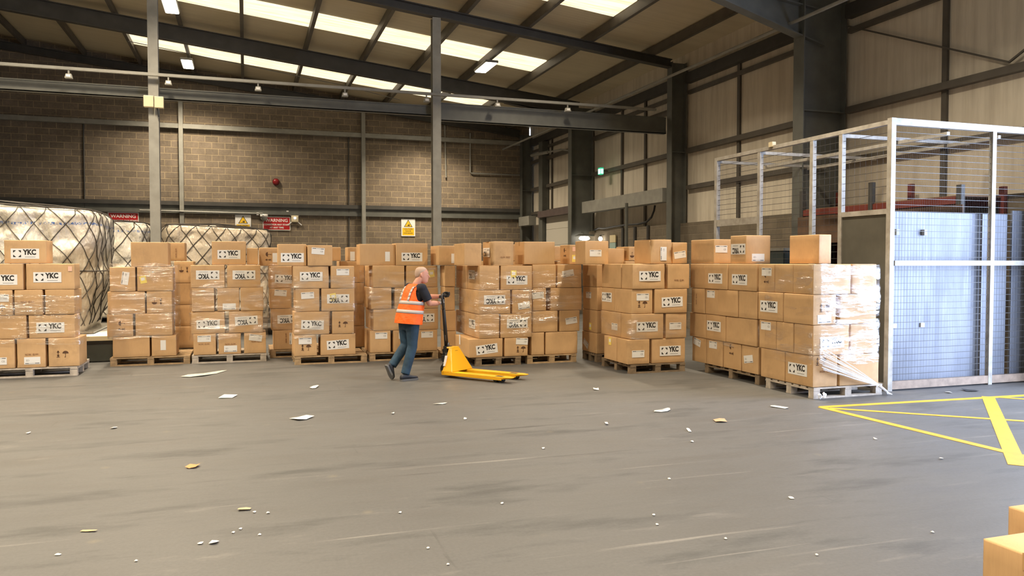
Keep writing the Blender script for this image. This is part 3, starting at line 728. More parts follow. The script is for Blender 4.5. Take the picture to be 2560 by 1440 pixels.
# narrow columns standing one row further back, seen in the gaps and carrying some of the loose boxes
def back_column(key, name, px_a, px_b, setback, base_key, depth=.6, ico=False):
    S = STK[base_key]; P = S['P'] + S['n'] * setback; P.z = 0; u, n = Vector((1, 0, 0)), Vector((0, 1, 0))
    ta, tb = along(P, u, px_a), along(P, u, px_b); w = tb - ta
    C0 = P + u * ta
    pallet(C0, 0, w, depth, 'wooden pallet under the ' + name, M_PALLET_D)
    z = .147; h = .402
    for r in range(4):
        c = C0 + u * (w / 2) + n * (depth / 2 + random.uniform(-.01, .01)); c.z = z
        carton(w - .01, depth, h, c, random.uniform(-.01, .01), [('I', .5, .6, 180)] if (ico and r == 3) else [], '%s, %s of the %s' % ('cardboard box with printed arrows' if (ico and r == 3) else 'plain cardboard box', ROWS[r], name))
        z += h + .003
    STK[key] = dict(P=C0, u=u, n=n, D=0, yaw=0, name=name, ztop=z)
back_column('B2', 'column behind the roller-deck stack', 436, 486, 1.25, 'B', ico=True)
back_column('E2', 'column between the worker and plastic-strip stacks', 850, 912, 1.15, 'E')
back_column('H2', 'column hidden behind the truck stack', 1225, 1305, 1.4, 'H')
back_column('I2', 'column behind the fork-tip stack', 1345, 1402, 1.15, 'I')
back_column('K2', 'column behind the third stack from cage', 1562, 1625, 1.4, 'K')

# loose boxes lying on top
on_top('A', 10, 116, 600, .05, .42, [('Y', .49, .42, 0)], 'cardboard box with bracket logo lying alone on the stack before the netted cargo')
on_top('B', 327, 420, 605, .02, .5, [], 'plain unmarked box lying on the stack beside the roller deck')
on_top('B2', 418, 462, 606, .0, .5, [('P', .5, .45, 90)], 'smaller plain box peeking out behind the unmarked box by the roller deck')
on_top('C', 529.5, 614.5, 603, .06, .42, [('Y', .5, .44, 0)], 'tall box with bracket logo lying on the stack nearest the plastic strip')
on_top('C', 616.5, 645, 620, .12, .4, [], 'narrow plain box end between the logo box and the arrow-marked box')
on_top('D', 648, 697, 619, .05, .6, [('I', .45, .5, 90), ('V', .8, .45, 0)], 'box with sideways arrows and white patch, on the recessed plastic-strip stack')
on_top('E', 695, 766, 610, .04, .42, [('Y', .5, .38, 0)], "box with bracket logo on the stack at the worker's back")
on_top('E', 768, 830, 613, -.01, .6, [('W', .42, .72, -4)], "box with white label near its top, beside a logo box at the worker's back", yaw=.02)
on_top('E2', 812, 852, 621, -.30, .4, [], "plain box end behind the white-labelled loose box")
on_top('E2', 869, 896, 618, .0, .4, [('V', .45, .35, 0)], 'narrow box end with pale patch at the edge of the worker stack')
on_top('F', 899, 988, 610, .06, .44, [('V', .78, .42, 0)], 'long plain box beside a logo box above the worker')
on_top('F', 990, 1069, 608, .01, .42, [('Y', .5, .38, 0)], "box with bracket logo just above the worker's head")
on_top('G', 1097, 1150, 614, .0, .6, [('V', .7, .35, 0)], 'box with part of a white label, above the truck handle', left=1070)
on_top('H', 1160, 1204, 608, .06, .6, [], 'plain box angled at the edge above the pallet truck stack', left=1124)
on_top('H', 1226, 1285, 604, .0, .4, [('P', .65, .35, 0)], 'crushed box with bowed top, on the pallet truck stack', left=1206, crush=.05, face_l=[('Y', .5, .55, 180)])
on_top('H2', 1268, 1302, 611, .0, .5, [], 'plain box behind the crushed box')
on_top('I', 1310, 1387, 604, .03, .5, [], 'tall plain box with taped top, beside the crushed box', tape=True)
on_top('I2', 1386, 1402, 616, -.15, .4, [], 'thin slice of box behind the taped plain box')
on_top('I', 1424, 1460, 612, .12, .5, [('S', .35, .3, 0), ('K', .3, .78, 0)], 'box with yellow and pink stickers on the fork-tip stack', left=1400, face_l=[('I', .5, .6, 90)])
on_top('J', 1463, 1521, 602, -.45, .42, [('W', .45, .48, 0)], 'tall box with white label above the recessed fourth stack')
on_top('J', 1520, 1561, 621, .02, .5, [], 'low plain box beside the tall white-labelled box')
on_top('K', 1627, 1680, 599, .04, .6, [('W', .6, .42, 90)], 'bulging box with sideways white label, on the third stack', left=1585, crush=.03)
on_top('K', 1682, 1718, 606, .25, .5, [('W', .5, .42, 8)], 'small box with tilted white label, beside the bulging box')
on_top('K2', 1572, 1600, 617, .0, .5, [('I', .5, .4, 180)], 'low box behind the bulging box')
on_top('L', 1785, 1846, 598, 1.10, .5, [('W', .30, .6, 0)], 'box with white label, rear of the second stack from cage', left=1717)
on_top('L', 1865, 1926, 588, .33, .42, [('W', .5, .22, 180)], 'box with logo side and upside-down label, front of second stack', left=1826, face_l=[('Y', .5, .52, 180)])
on_top('M', 2047, 2078, 586, .38, .5, [], 'plain box alone on top beside the wire cage', left=1974)

# gathered tail of film from the cage-side stack down to the floor
S = STK['M']; t = MB(); P = S['P']; tip = P + Vector((1.12, -.06, .03)); rg = random.Random(4)
NK = 17; starts = [P + Vector((.04 + .16 * abs(k / (NK - 1) - .5) + rg.uniform(-.02, .02), -.045, .38 + .25 * k / (NK - 1) + rg.uniform(-.006, .006))) for k in range(NK)]
ends = [P + Vector((.97, -.083, .130 + .016 * k / (NK - 1))) for k in range(NK)]
for k in range(NK):
    if k in (5, 11): continue
    mid = starts[k].lerp(ends[k], .5) + Vector((0, -.02 - rg.uniform(0, .01), -.012 * math.sin(k)))
    r0 = rg.uniform(.0025, .006); t.tube([starts[k], mid, ends[k]], [r0, r0 * 1.2, .005], 5)
sheet = MB()
for k in range(NK - 1):
    if k % 4 != 3: sheet.add([starts[k], starts[k + 1], ends[k + 1], ends[k]], [(0, 1, 2, 3)])
R_ = empty('gathered_film', P)
ti = MB(); ti.tube([P + Vector((.97, -.083, .135)), P + Vector((1.08, -.09, .06)), tip, tip + Vector((.06, -.03, -.02))], [.02, .015, .02, .006], 7)
M_TAIL = mat('gathered_film_white', (0.85, 0.86, 0.9), .3)
for nm, q, mm in (('film_strand', t, M_TAIL), ('film_sheet', sheet, M_FILM), ('film_twist', ti, M_TAIL)):
    o = q.build(nm, mm); o.parent = R_; o.matrix_parent_inverse = Matrix.Translation(-P)
tag(R_, 'gathered tail of stretch film hanging to the floor by the wire cage', 'stretch film')
q = MB()
for k in range(9):
    q.ell(P + Vector((.04 + rg.uniform(-.035, .06), -.07 + rg.uniform(-.02, .01), .03 + rg.uniform(0, .06))), rg.uniform(.012, .03), rg.uniform(.010, .02), rg.uniform(.012, .028), 7, 5, Matrix.Rotation(rg.uniform(0, 3), 3, 'Y'))
tag(q.build('film_bunch', M_TAIL, None, False), 'crumpled bunch of film at the front foot of the cage-side pallet', 'stretch film')

# two cartons close to the camera
for i, (px, py, tx) in enumerate(((2457, 1345, 'cardboard box close to the camera, nearer one in the corner'), (2520, 1265, 'cardboard box close to the camera, behind the nearer one'))):
    zt = .56; c0 = on_floor(px, py, zt)     # rear corner on the picture's side
    w, d, h = .62, (.30 if i == 0 else .28), .405
    if i == 1: c0 = c0 + Vector((0, 0, 0))
    y1_ = c0.y
    d = .42
    carton(w, d if i == 0 else .27, h, Vector((c0.x + w / 2, y1_ - (d if i == 0 else .27) / 2, zt - h)), 0, [], tx, tape=True, group='boxes close to the camera')
c0 = on_floor(2457, 1345, .56); pallet(Vector((c0.x + .01, c0.y - .8, 0)), 0, 1.2, 1.1, 'wooden pallet under the two boxes close to the camera')

# ------------------------------------------------------------------ netted air cargo on the roller deck
def make_plastic(name, base, second, lines=False):
    m = mat(name, base, 0.32, spec=0.5); t = NT(m); v = t.coord((1, 1, 1))
    n1 = t.noise(v, 1.6, 6, .6)
    c = t.mix(t.ramp(n1, [(.35, g(0)), (.7, g(1))]), base, second)
    if lines:   # a line of blue printing running round the sheet
        tc = t.n('ShaderNodeTexCoord'); sx = t.n('ShaderNodeSeparateXYZ'); t.l(tc.outputs['Object'], sx.inputs[0])
        w = t.n('ShaderNodeMath', operation='MULTIPLY_ADD'); t.l(n1, w.inputs[0]); w.inputs[1].default_value = .10; t.l(sx.outputs['Z'], w.inputs[2])
        a = t.ramp(w.outputs[0], [(0, g(0)), (1, g(0))]); 
        mr = t.n('ShaderNodeMath', operation='COMPARE'); t.l(w.outputs[0], mr.inputs[0]); mr.inputs[1].default_value = lines; mr.inputs[2].default_value = .022
        let = t.noise(t.coord((26, 26, 16)), 1.0, 3, .7); lr = t.ramp(let, [(.49, g(0)), (.54, g(1))])
        mu = t.n('ShaderNodeMath', operation='MULTIPLY'); t.l(mr.outputs[0], mu.inputs[0]); t.l(lr, mu.inputs[1])
        c = t.mix(mu.outputs[0], c, (.10, .20, .50))
    t.l(c, t.b.inputs['Base Color'])
    
    vo = t.n('ShaderNodeTexVoronoi', feature='SMOOTH_F1'); vo.inputs['Scale'].default_value = 1.0; dn = t.n('ShaderNodeVectorMath', operation='ADD')
    ns = t.n('ShaderNodeTexNoise'); ns.inputs['Scale'].default_value = 2.0; t.l(t.coord((1, 1, 1)), ns.inputs['Vector']); t.l(ns.outputs['Color'], dn.inputs[0]); t.l(t.coord((2.6, 2.6, 1.9)), dn.inputs[1]); t.l(dn.outputs[0], vo.inputs['Vector'])
    ad = t.n('ShaderNodeMath', operation='MULTIPLY_ADD'); t.l(vo.outputs['Distance'], ad.inputs[0]); ad.inputs[1].default_value = 1.6; t.l(t.noise(t.coord((1.5, 1.5, .8)), 2.6, 4, .5), ad.inputs[2])
    t.bump(ad.outputs[0], 1.0, .13)
    return m
M_PLAS = make_plastic('cargo_plastic', (0.72, 0.66, 0.54), (0.86, 0.82, 0.72), 1.98)
M_PLAS2 = make_plastic('cargo_plastic_thin', (0.60, 0.50, 0.37), (0.74, 0.66, 0.53))
M_NET = mat('cargo_net', (0.060, 0.052, 0.045), 0.8)
def cargo(loc, w, d, h, seed, m_, text, under=0.0, top_slope=0.0, lump=.07, netw=.008, cell=.46):
    R = empty('netted_cargo', loc); sd = Vector((seed * 7.1, seed * 3.3, 0))
    per = 2 * (w + d)
    def base(s_):
        s_ = s_ % per
        if s_ < w: return Vector((s_, 0)), Vector((0, -1))
        if s_ < w + d: return Vector((w, s_ - w)), Vector((1, 0))
        if s_ < 2 * w + d: return Vector((w - (s_ - w - d), d)), Vector((0, 1))
        return Vector((0, d - (s_ - 2 * w - d))), Vector((-1, 0))
    ctr = Vector((w / 2, d / 2))
    def surf(s_, z, off=0.0):
        p, nn = base(s_); q = p - ctr
        e = 11.0; qx, qy = q.x / (w / 2), q.y / (d / 2); k = (abs(qx) ** e + abs(qy) ** e) ** (-1 / e)
        p = ctr + Vector((q.x * k, q.y * k))
        t = z / h; ins = 0
        if t > .95: ins = (1 - math.sqrt(max(0, 1 - ((t - .95) / .05) ** 2))) * .11
        if t < .5: ins += under * (1 - t / .5) ** 1.3
        p = p - (p - ctr).normalized() * ins
        v = Vector((p.x * 1.6, p.y * 1.6, z * 1.9)) + sd
        dn = noise.noise(v) * lump + noise.noise(v * 2.7) * lump * .5 + off
        zz_ = z + top_slope * (w - p.x) * t
        dirv = (p - ctr).normalized()
        return Vector((p.x + dirv.x * dn, p.y + dirv.y * dn, zz_ + (off if t > .97 else 0)))
    secs = []; ns, nz = 96, 30
    for j in range(nz + 1):
        z = h * j / nz; secs.append([surf(per * k / ns, z) for k in range(ns)])
    for f_ in (.85, .6, .3, .08):
        secs.append([Vector((w / 2 + (v.x - w / 2) * f_, d / 2 + (v.y - d / 2) * f_, v.z + (1 - f_) * .04 + noise.noise(Vector((v.x * f_ * 2, v.y * 2, 5)) + sd) * .04)) for v in secs[nz]])
    m = MB(); m.loft(secs); m.build('plastic_cover', m_, R, True)
    net = MB(); nn_ = int(round(per / cell)); ce = per / nn_; steps = int(h / ce * 1.0) + 1
    for k in range(nn_):
        for sg in (1, -1):
            pts = []; z = h * .999
            while z > .02:
                jt = noise.noise(Vector((k * 3.1, z * 1.3, sg * 5)) + sd) * .09 * min(1, (h - z) * 2); sx_ = k * ce + sg * (h - z) * .80 + jt
                pts.append(surf(sx_, z, .014)); z -= .09
            net.tube(pts, netw, 4, cap=False)
    for k in range(nn_ // 2):   # over the top
        a = surf(k * ce * 2, h * .999, .02); b_ = Vector((w - a.x, a.y, a.z + top_slope * (2 * a.x - w))); net.tube([a, a.lerp(b_, .15) + Vector((0, 0, .035)), (a + b_) / 2 + Vector((0, 0, .07)), a.lerp(b_, .85) + Vector((0, 0, .035)), b_], netw, 4, cap=False)
    for zf in (.999, .5):
        net.tube([surf(per * k / 60, h * zf, .02) for k in range(61)], netw * 1.3, 4, cap=False)
    net.build('net', M_NET, R)
    MB().box(.05, w - .05, .05, d - .05, -.03, 0).build('base_sheet', M_CHROME, R)
    tag(R, text, 'air cargo'); return R
cargo((-6.0, 15.65, .50), 3.45, 2.3, 2.17, 3, M_PLAS, 'big cargo load under white plastic and a dark net, nearest the camera', under=.28, top_slope=.045)
cargo((-5.1, 19.6, .52), 2.95, 2.2, 2.12, 8, M_PLAS, 'cargo load half hidden between the big netted load and the steel post', under=.1, top_slope=.0)
cargo((-1.83, 19.6, .45), 2.40, 2.2, 2.06, 5, M_PLAS2, 'low netted cargo load with creased clear plastic, right of the post', under=.08, top_slope=.04, cell=.36)
R = empty('roller_deck', (0, 0, 0))
MB().box(-7.5, -2.0, 15.2, 15.3, .38, .455).build('front_rail', M_CREAM, R); 
fr = MB(); fr.box(-7.5, -2.0, 15.32, 18.1, .30, .42); fr.build('frame', M_STEEL_D, R)
for x in (-7.3, -5.6, -3.9, -2.2):
    for y in (15.4, 17.9): MB().box(x - .06, x + .06, y - .06, y + .06, 0, .30).build('leg', M_STEEL_D, R)
rl = MB()
for k in range(26): rl.tube([(-7.4, 15.45 + k * .1, .435), (-2.1, 15.45 + k * .1, .435)], .03, 6)
rl.build('roller', M_CHROME, R)['kind'] = 'stuff'
MB().box(-3.3, -2.2, 15.23, 15.31, .02, .30).build('side_panel', noisy('deck_panel', (.05, .055, .045), .6, .3, 3), R)
tag(R, 'low dark roller deck with cream edge under the big netted cargo', 'roller deck')
R = empty('roller_deck', (0, 0, 0))
MB().box(-5.4, .9, 19.45, 21.95, .30, .40).build('frame', M_STEEL_D, R)
for x in (-5.3, -2.2, .8):
    for y in (19.55, 21.8): MB().box(x - .06, x + .06, y - .06, y + .06, 0, .30).build('leg', M_STEEL_D, R)
tag(R, 'dark roller deck behind the steel post under two rear cargo loads', 'roller deck')

# ------------------------------------------------------------------ signs and small fittings on the block wall
YW = 30.5
def sign_red(x, z, text):
    R = empty('warning_sign', (x, YW - .035, z))
    rect(.98, .50).build('border', M_WHITE, R); rect(.93, .45, -.0015).build('panel', M_RED, R)
    for body, s_, dz in (('WARNING', .165, .11), ('CONVEYOR MAY START', .083, -.045), ('AT ANY TIME', .083, -.155)):
        o = obj('lettering', text_mesh(body, s_, M_WHITE, .003), R); o.location = (0, -.004, dz)
    tag(R, text, 'sign', 'red warning signs')
sign_red(1.10, 3.18, 'red WARNING sign beside the white cross-armed sounder')
sign_red(-4.05, 3.24, 'red WARNING sign half hidden above the netted cargo')
def sign_yellow(x, z, text):
    R = empty('caution_sign', (x, YW - .035, z))
    rect(.55, .68).build('panel', M_WHITE, R)
    rect(.46, .29, -.0015, m=None).build('text_panel', M_SYEL, R).location = (0, 0, -.16)
    a = MB(); a.plate([(-.17, .02), (.17, .02), (0, .31)], -.003, -.0013); a.build('triangle_border', M_INK, R)
    a = MB(); a.plate([(-.135, .038), (.135, .038), (0, .272)], -.0045, -.0031); a.build('triangle', M_SYEL, R)
    p = MB(); rect(.07, .035, -.0046, m=p, cx=.02, cz=.075); rect(.05, .008, -.0046, m=p, cx=-.045, cz=.062); rect(.006, .08, -.0046, m=p, cx=-.018, cz=.10); rect(.035, .04, -.0046, m=p, cx=.03, cz=.11); p.build('truck_symbol', M_INK, R)
    for body, s_, dz in (('CAUTION', .075, -.06), ('Fork lift', .07, -.14), ('trucks operating', .055, -.215)):
        o = obj('lettering', text_mesh(body, s_, M_INK, .001), R); o.location = (0, -.004, dz)
    tag(R, text, 'sign', 'yellow caution signs')
sign_yellow(-.08, 3.14, 'yellow and white CAUTION sign above the low netted cargo')
sign_yellow(6.04, 3.10, 'yellow and white CAUTION sign above the worker')
# sounder beacon with four arms, dome camera, red fire sounder
R = empty('wall_sounder', (1.75, YW - .06, 3.36)); q = MB(); q.prism([(-.13, -.06), (.13, -.06), (.13, .06), (-.13, .06)], -.13, .13); q.build('housing', M_CREAM, R, bevel=.03)
for sx in (-1, 1):
    for sz in (-1, 1): MB().bar((sx * .11, 0, sz * .11), (sx * .25, 0, sz * .23), .035).build('arm', M_WHITE, R)
q = MB(); q.ell((0, -.07, .03), .04, .03, .04); q.build('lamp', mat('small_led', (1, 1, 1), emit=(.8, .85, 1), estr=4), R, True)
MB().box(-.3, -.22, -.03, .04, .22, .30).build('bracket', M_WHITE, R)
tag(R, 'white four-armed wall unit beside the WARNING sign', 'wall sounder')
R = empty('dome_camera', (.65, YW - .12, 3.38)); q = MB(); q.tube([(0, 0, .02), (0, 0, .13)], .14, 14); q.build('housing', M_WHITE, R, True)
q = MB(); q.ell((0, 0, 0), .12, .12, .13); q.build('dome', M_STEEL_L, R, True); MB().box(-.06, .06, .05, .12, .02, .12).build('bracket', M_WHITE, R)
MB().box(-.26, -.18, 0, .1, .10, .19).build('junction_box', M_WHITE, R)
tag(R, 'dome camera on the block wall between the two signs', 'security camera')
R = empty('fire_sounder', (1.09, YW - .07, 4.72)); q = MB(); q.tube([(0, .07, 0), (0, -.02, 0), (0, -.06, 0)], [.11, .11, .07], 16); q.build('dome', mat('sounder_red', (.22, .008, .012), .35), R, True)
q = MB(); q.tube([(0, .07, 0), (0, .03, 0)], .13, 16); q.build('back_plate', mat('sounder_base', (.12, .01, .01), .5), R)
tag(R, 'round red fire sounder on the block wall', 'fire alarm')
R = empty('junction_box', (-1.80, 18.16, 5.20))
MB().box(-.20, -.005, 0, .12, -.19, .05).build('housing', M_CREAM, R, bevel=.012); MB().box(.008, .19, .0, .12, -.20, .04).build('housing', M_CREAM, R, bevel=.012)
q = MB(); q.tube([(.06, .06, -.2), (.07, .06, -.30), (.09, .07, -.38)], .016, 6); q.build('cable', M_BLACK, R)
tag(R, 'pair of cream boxes on the steel post below the beam', 'junction box')
# little floodlights/brackets hanging under the service rail
spots = [(172, 'nearest the edge by the netted cargo'), (421, 'just beside the cream boxes'), (645, 'first after the cream boxes'), (862, 'midway between the two posts'), (1066, 'beside the second steel post'), (1243, 'just past the second post'), (1419, 'nearest the side wall')]
for px, w_ in spots:
    p = on_y(px, 200, 18.16); R = empty('rail_lamp', (p.x, 18.16, 5.66))
    MB().bar((0, 0, 0), (0, 0, -.09), .03).build('bracket', M_STEEL_L, R)
    q = MB(); q.hexa([(-.07, -.05, -.17), (.07, -.07, -.17), (.07, .05, -.17), (-.07, .05, -.17)], [(-.05, -.03, -.08), (.05, -.05, -.08), (.05, .04, -.08), (-.05, .04, -.08)]); q.build('housing', M_STEEL_L, R)
    rect(.08, .05, -.052, m=None).build('lens', M_WHITE, R).location = (0, -.01, -.125)
    tag(R, 'small fitting under the service rail, ' + w_, 'rail fitting')
# high-bay lamps
for i, ((x, y), tx) in enumerate(zip(LAMPS_VISIBLE, ('bright square-looking high-bay lamp near the block wall above the first post', 'high-bay lamp at the top edge of the frame above the first post', 'small bright lamp seen just under the tie beam by the second post', 'long high-bay lamp hanging against the rooflight'))):
    z = roof_z(x) - .42 if i != 3 else 7.35; R = empty('high_bay_lamp', (x, y, z))
    q = MB(); q.box(-.19, .19, -.60, .60, 0, .07); q.build('housing', M_STEEL_L, R, bevel=.015)
    MB().box(-.155, .155, -.57, .57, -.022, .002).build('diffuser', M_LAMP, R)
    for yy in (-.4, .4): MB().tube([(0, yy, .07), (0, yy, roof_z(x) - .24 - z)], .008, 5).build('hanger', M_STEEL_L, R)
    tag(R, tx, 'ceiling lamp')
# emergency exit sign, low lamps and notices on the side wall
p = on_y(1502, 428, 18.9 + 3.9); p = on_x(1502, 428, 10.75)
R = empty('exit_sign', p); MB().box(-.05, .05, -.10, .10, -.11, .11).build('housing', mat('exit_green', (0.02, .45, .22), .4, emit=(.02, .55, .25), estr=.7), R)
q = MB(); q.box(-.045, .04, -.105, -.101, -.09, .07); q.box(-.056, -.051, -.08, .08, -.09, .07); q.build('light_panel', mat('exit_panel', (1, 1, 1), .4, emit=(.40, 1, .80), estr=1.5), R)
q = MB(); q.box(.0, .3, .02, .05, .0, .03); q.build('bracket', M_STEEL_D, R)
tag(R, 'small lit green emergency exit sign on the side wall', 'exit sign')
p = on_y(1461, 595, 23.96); R = empty('bulkhead_lamp', p); q = MB(); q.ell((0, 0, -.01), .20, .10, .075); q.build('diffuser', M_LAMP, R, True)
q = MB(); q.hexa([(-.32, -.12, .06), (.45, -.12, .06), (.45, .12, .06), (-.32, .12, .06)], [(-.2, -.05, .13), (.3, -.05, .13), (.3, .05, .13), (-.2, .05, .13)]); q.build('hood', M_STEEL, R)
MB().tube([(.0, .05, .1), (.0, .10, .2), (.0, .24, .2)], .02, 6).build('stem', M_STEEL, R)
tag(R, 'glowing oval lamp low behind the loose boxes', 'lamp')
p = on_x(1501, 597, 10.85); R = empty('bulkhead_lamp', p); q = MB(); q.ell((0, 0, 0), .065, .06, .075); q.build('diffuser', M_LAMP, R, True)
q = MB(); q.tube([(0, 0, .05), (0, 0, .12)], .03, 8); q.build('cap', M_STEEL, R); MB().tube([(0, 0, .12), (.15, 0, .13)], .012, 6).build('stem', M_STEEL, R)
tag(R, 'small round lamp beside the glowing oval lamp', 'lamp')
R = empty('notice_board', on_x(1532, 606, 10.92)); 
MB().box(-.01, .03, -.20, .20, .0, .23).build('upper_sheet', mat('notice_cream', (.62, .52, .30), .6), R); MB().box(-.01, .03, -.20, .20, -.28, -.01).build('lower_sheet', mat('notice_teal', (.30, .42, .38), .6), R)
tag(R, 'cream and teal notice sheets on the side wall behind the boxes', 'notice')
q = MB(); pz = on_y(1566, 600, 19.6); q.tube([(pz.x, 19.6, 0), (pz.x, 19.6, 3.38)], .045, 10); tag(q.build('steel_pole', M_STEEL), 'thin grey-green pole standing behind the loose boxes', 'pole')
q = MB(); q.tube([(XR - .16, 23.8, 2.80), (XR - .16, 23.4, 2.86), (XR - .16, 23.0, 2.83), (XR - .16, 22.3, 2.86), (XR - .16, 21.5, 2.88), (XR - .16, 20.7, 2.86), (XR - .16, 20.2, 2.90), (XR - .16, 19.9, 3.02), (XR - .16, 19.75, 3.2), (XR - .16, 19.7, 3.35)], .03, 6)
tag(q.build('wall_cable', M_BLACK), 'black cable looping along the top of the side wall blocks', 'cable')
for y, tx in ((21.7, 'nearer the oval lamp'), (20.9, 'middle of three'), (20.1, 'nearest the round column')):
    q = MB(); q.tube([(XR - .16, y, 2.8), (XR - .16, y, .4)], .045, 6); tag(q.build('down_pipe', M_STEEL_D), 'dark vertical pipe on the side wall blocks, ' + tx, 'pipe')
q = MB(); q.tube([(XR - .45, 29.0, 5.92), (XR - .45, 27.2, 5.82)], .06, 8); q.tube([(XR - .45, 27.2, 5.82), (XR - .45, 26.0, 5.75), (XR - .45, 25.2, 5.6), (XR - .45, 24.9, 5.0), (XR - .45, 24.75, 3.9), (XR - .45, 24.42, 3.85)], .03, 6)
tag(q.build('door_motor_shaft', M_STEEL_L), 'door shaft and cable above the white sectional door', 'door shaft')

# ------------------------------------------------------------------ wire cage
CX, CY, CZ, CB = 8.20, 8.36, 3.66, 12.55
R = empty('wire_cage', (CX, CY, 0))
def cb(name, x0, x1, y0, y1, z0, z1, m_=M_CAGE, label=None):
    o = MB().box(x0, x1, y0, y1, z0, z1).build(name, m_, R); o.matrix_parent_inverse = Matrix.Translation((-CX, -CY, 0))
    if label: o['label'] = label
    return o
xe = XR - .15
cb('corner_post', CX - .0, CX + .075, CY - .002, CY + .075, 0, CZ + .022)
for x in (10.05, xe - .07): cb('post', x - .035, x + .035, CY + .004, CY + .066, 0, CZ - .07)
for y in (9.28, 9.9, 11.2): cb('post', CX + .002, CX + .068, y, y + .07, 0, CZ - .06)
cb('corner_post', CX, CX + .075, CB - .075, CB, 0, CZ + .0)
cb('top_rail', CX + .075, xe, CY, CY + .07, CZ - .07, CZ + .02); cb('top_rail', CX, CX + .07, CY + .075, CB - .075, CZ - .06, CZ)
cb('middle_rail', CX + .08, xe, CY - .012, CY + .03, 1.70, 1.77)
cb('bottom_rail', CX + .08, xe, CY + .008, CY + .06, .02, .13, noisy('rusty_rail', (.30, .22, .16), .6, .3, 8)); cb('bottom_rail', CX + .006, CX + .06, CY + .08, CB - .08, .02, .1)
cb('middle_rail', CX + .006, CX + .06, CY + .08, 9.28, 2.40, 2.47); cb('middle_rail', CX + .006, CX + .06, 11.27, CB - .08, 2.40, 2.52)
for y in (9.3, 11.2, 12.47): cb('roof_bar', CX + .07, xe - .3, y, y + .05, CZ - .10, CZ - .05)
for x in (9.25, 10.2): cb('roof_bar', x, x + .05, CY + .08, CB - .08, CZ - .15, CZ - .10)
cb('rail_clip', CX - .02, CX + .05, 10.85, 10.95, CZ - .02, CZ + .06, M_CREAM, 'small cream clip on the rail')
def mesh_panel(axis, c, a0, a1, z0, z1, dh=.088, dv=.032, r=.0030):
    m = MB(); n_ = int((z1 - z0) / dh)
    for k in range(n_ + 1):
        z = z0 + (z1 - z0) * k / n_
        if axis == 'x': m.box(a0, a1, c - r, c + r, z - r, z + r)
        else: m.box(c - r, c + r, a0, a1, z - r, z + r)
    n_ = int((a1 - a0) / dv); r2 = r * .14
    for k in range(n_ + 1):
        a = a0 + (a1 - a0) * k / n_
        if axis == 'x': m.box(a - r2, a + r2, c + r, c + r + 2 * r2, z0, z1)
        else: m.box(c + r, c + r + 2 * r2, a - r2, a + r2, z0, z1)
    o = m.build('mesh_panel', M_WIRE, R, fix=False); o.matrix_parent_inverse = Matrix.Translation((-CX, -CY, 0))
mesh_panel('x', CY + .035, CX + .075, 10.015, .13, CZ - .07); mesh_panel('x', CY + .035, 10.085, xe - .1, .13, CZ - .07)
mesh_panel('y', CX + .035, 11.27, CB - .075, 2.52, CZ - .06); mesh_panel('y', CX + .035, 9.97, 11.2, .1, CZ - .06, .1, .1)
mesh_panel('y', CX + .035, 9.35, 9.9, .1, CZ - .06, .1, .1); mesh_panel('y', CX + .035, CY + .075, 9.28, 2.47, CZ - .06, .1, .1)
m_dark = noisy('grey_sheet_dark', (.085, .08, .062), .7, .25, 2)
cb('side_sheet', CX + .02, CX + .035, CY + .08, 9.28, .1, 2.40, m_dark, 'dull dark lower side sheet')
tag(R, 'tall wire mesh cage with pale steel frame against the side wall', 'cage')
m_sheet = mat('galvanised_sheet', (.20, .22, .26), .5, .15); t_ = NT(m_sheet)
n_ = t_.noise(t_.coord((.9, .9, .5)), 1.6, 5); t_.l(t_.ramp(n_, [(.3, (.14, .155, .19)), (.7, (.25, .27, .32))]), t_.b.inputs['Base Color'])
t_.l(t_.ramp(t_.noise(t_.coord((3, 3, .4)), 3, 4), [(.3, g(.42)), (.7, g(.60))]), t_.b.inputs['Roughness'])
w_ = t_.n('ShaderNodeTexWave', bands_direction='X'); w_.inputs['Scale'].default_value = 6; t_.l(t_.coord((1, 1, 1)), w_.inputs['Vector']); t_.bump(w_.outputs['Fac'], .25, .01)
for x0, x1, tx in ((8.30, 10.0, 'wide grey metal sheet behind the mesh of the cage front'), (10.04, 10.52, 'narrow grey metal sheet beyond the cage post'), (10.62, xe - .02, 'grey metal sheet past the dark gap in the cage')):
    R = empty('metal_panel', (x0, CY + .17, 0)); MB().box(0, x1 - x0, 0, .03, .02, 2.44 if x0 < 10.5 else 2.5).build('sheet', m_sheet, R)
    if x0 < 9:
        for xx in (.13, .62):
            MB().box(xx, xx + .05, -.05, .0, 2.12, 2.20).build('bracket', M_STEEL_L, R); MB().box(xx + .0, xx + .06, -.02, .0, .84, .90).build('bolt_plate', M_WHITE, R)
    tag(R, tx, 'metal sheet', 'metal sheets inside the cage')
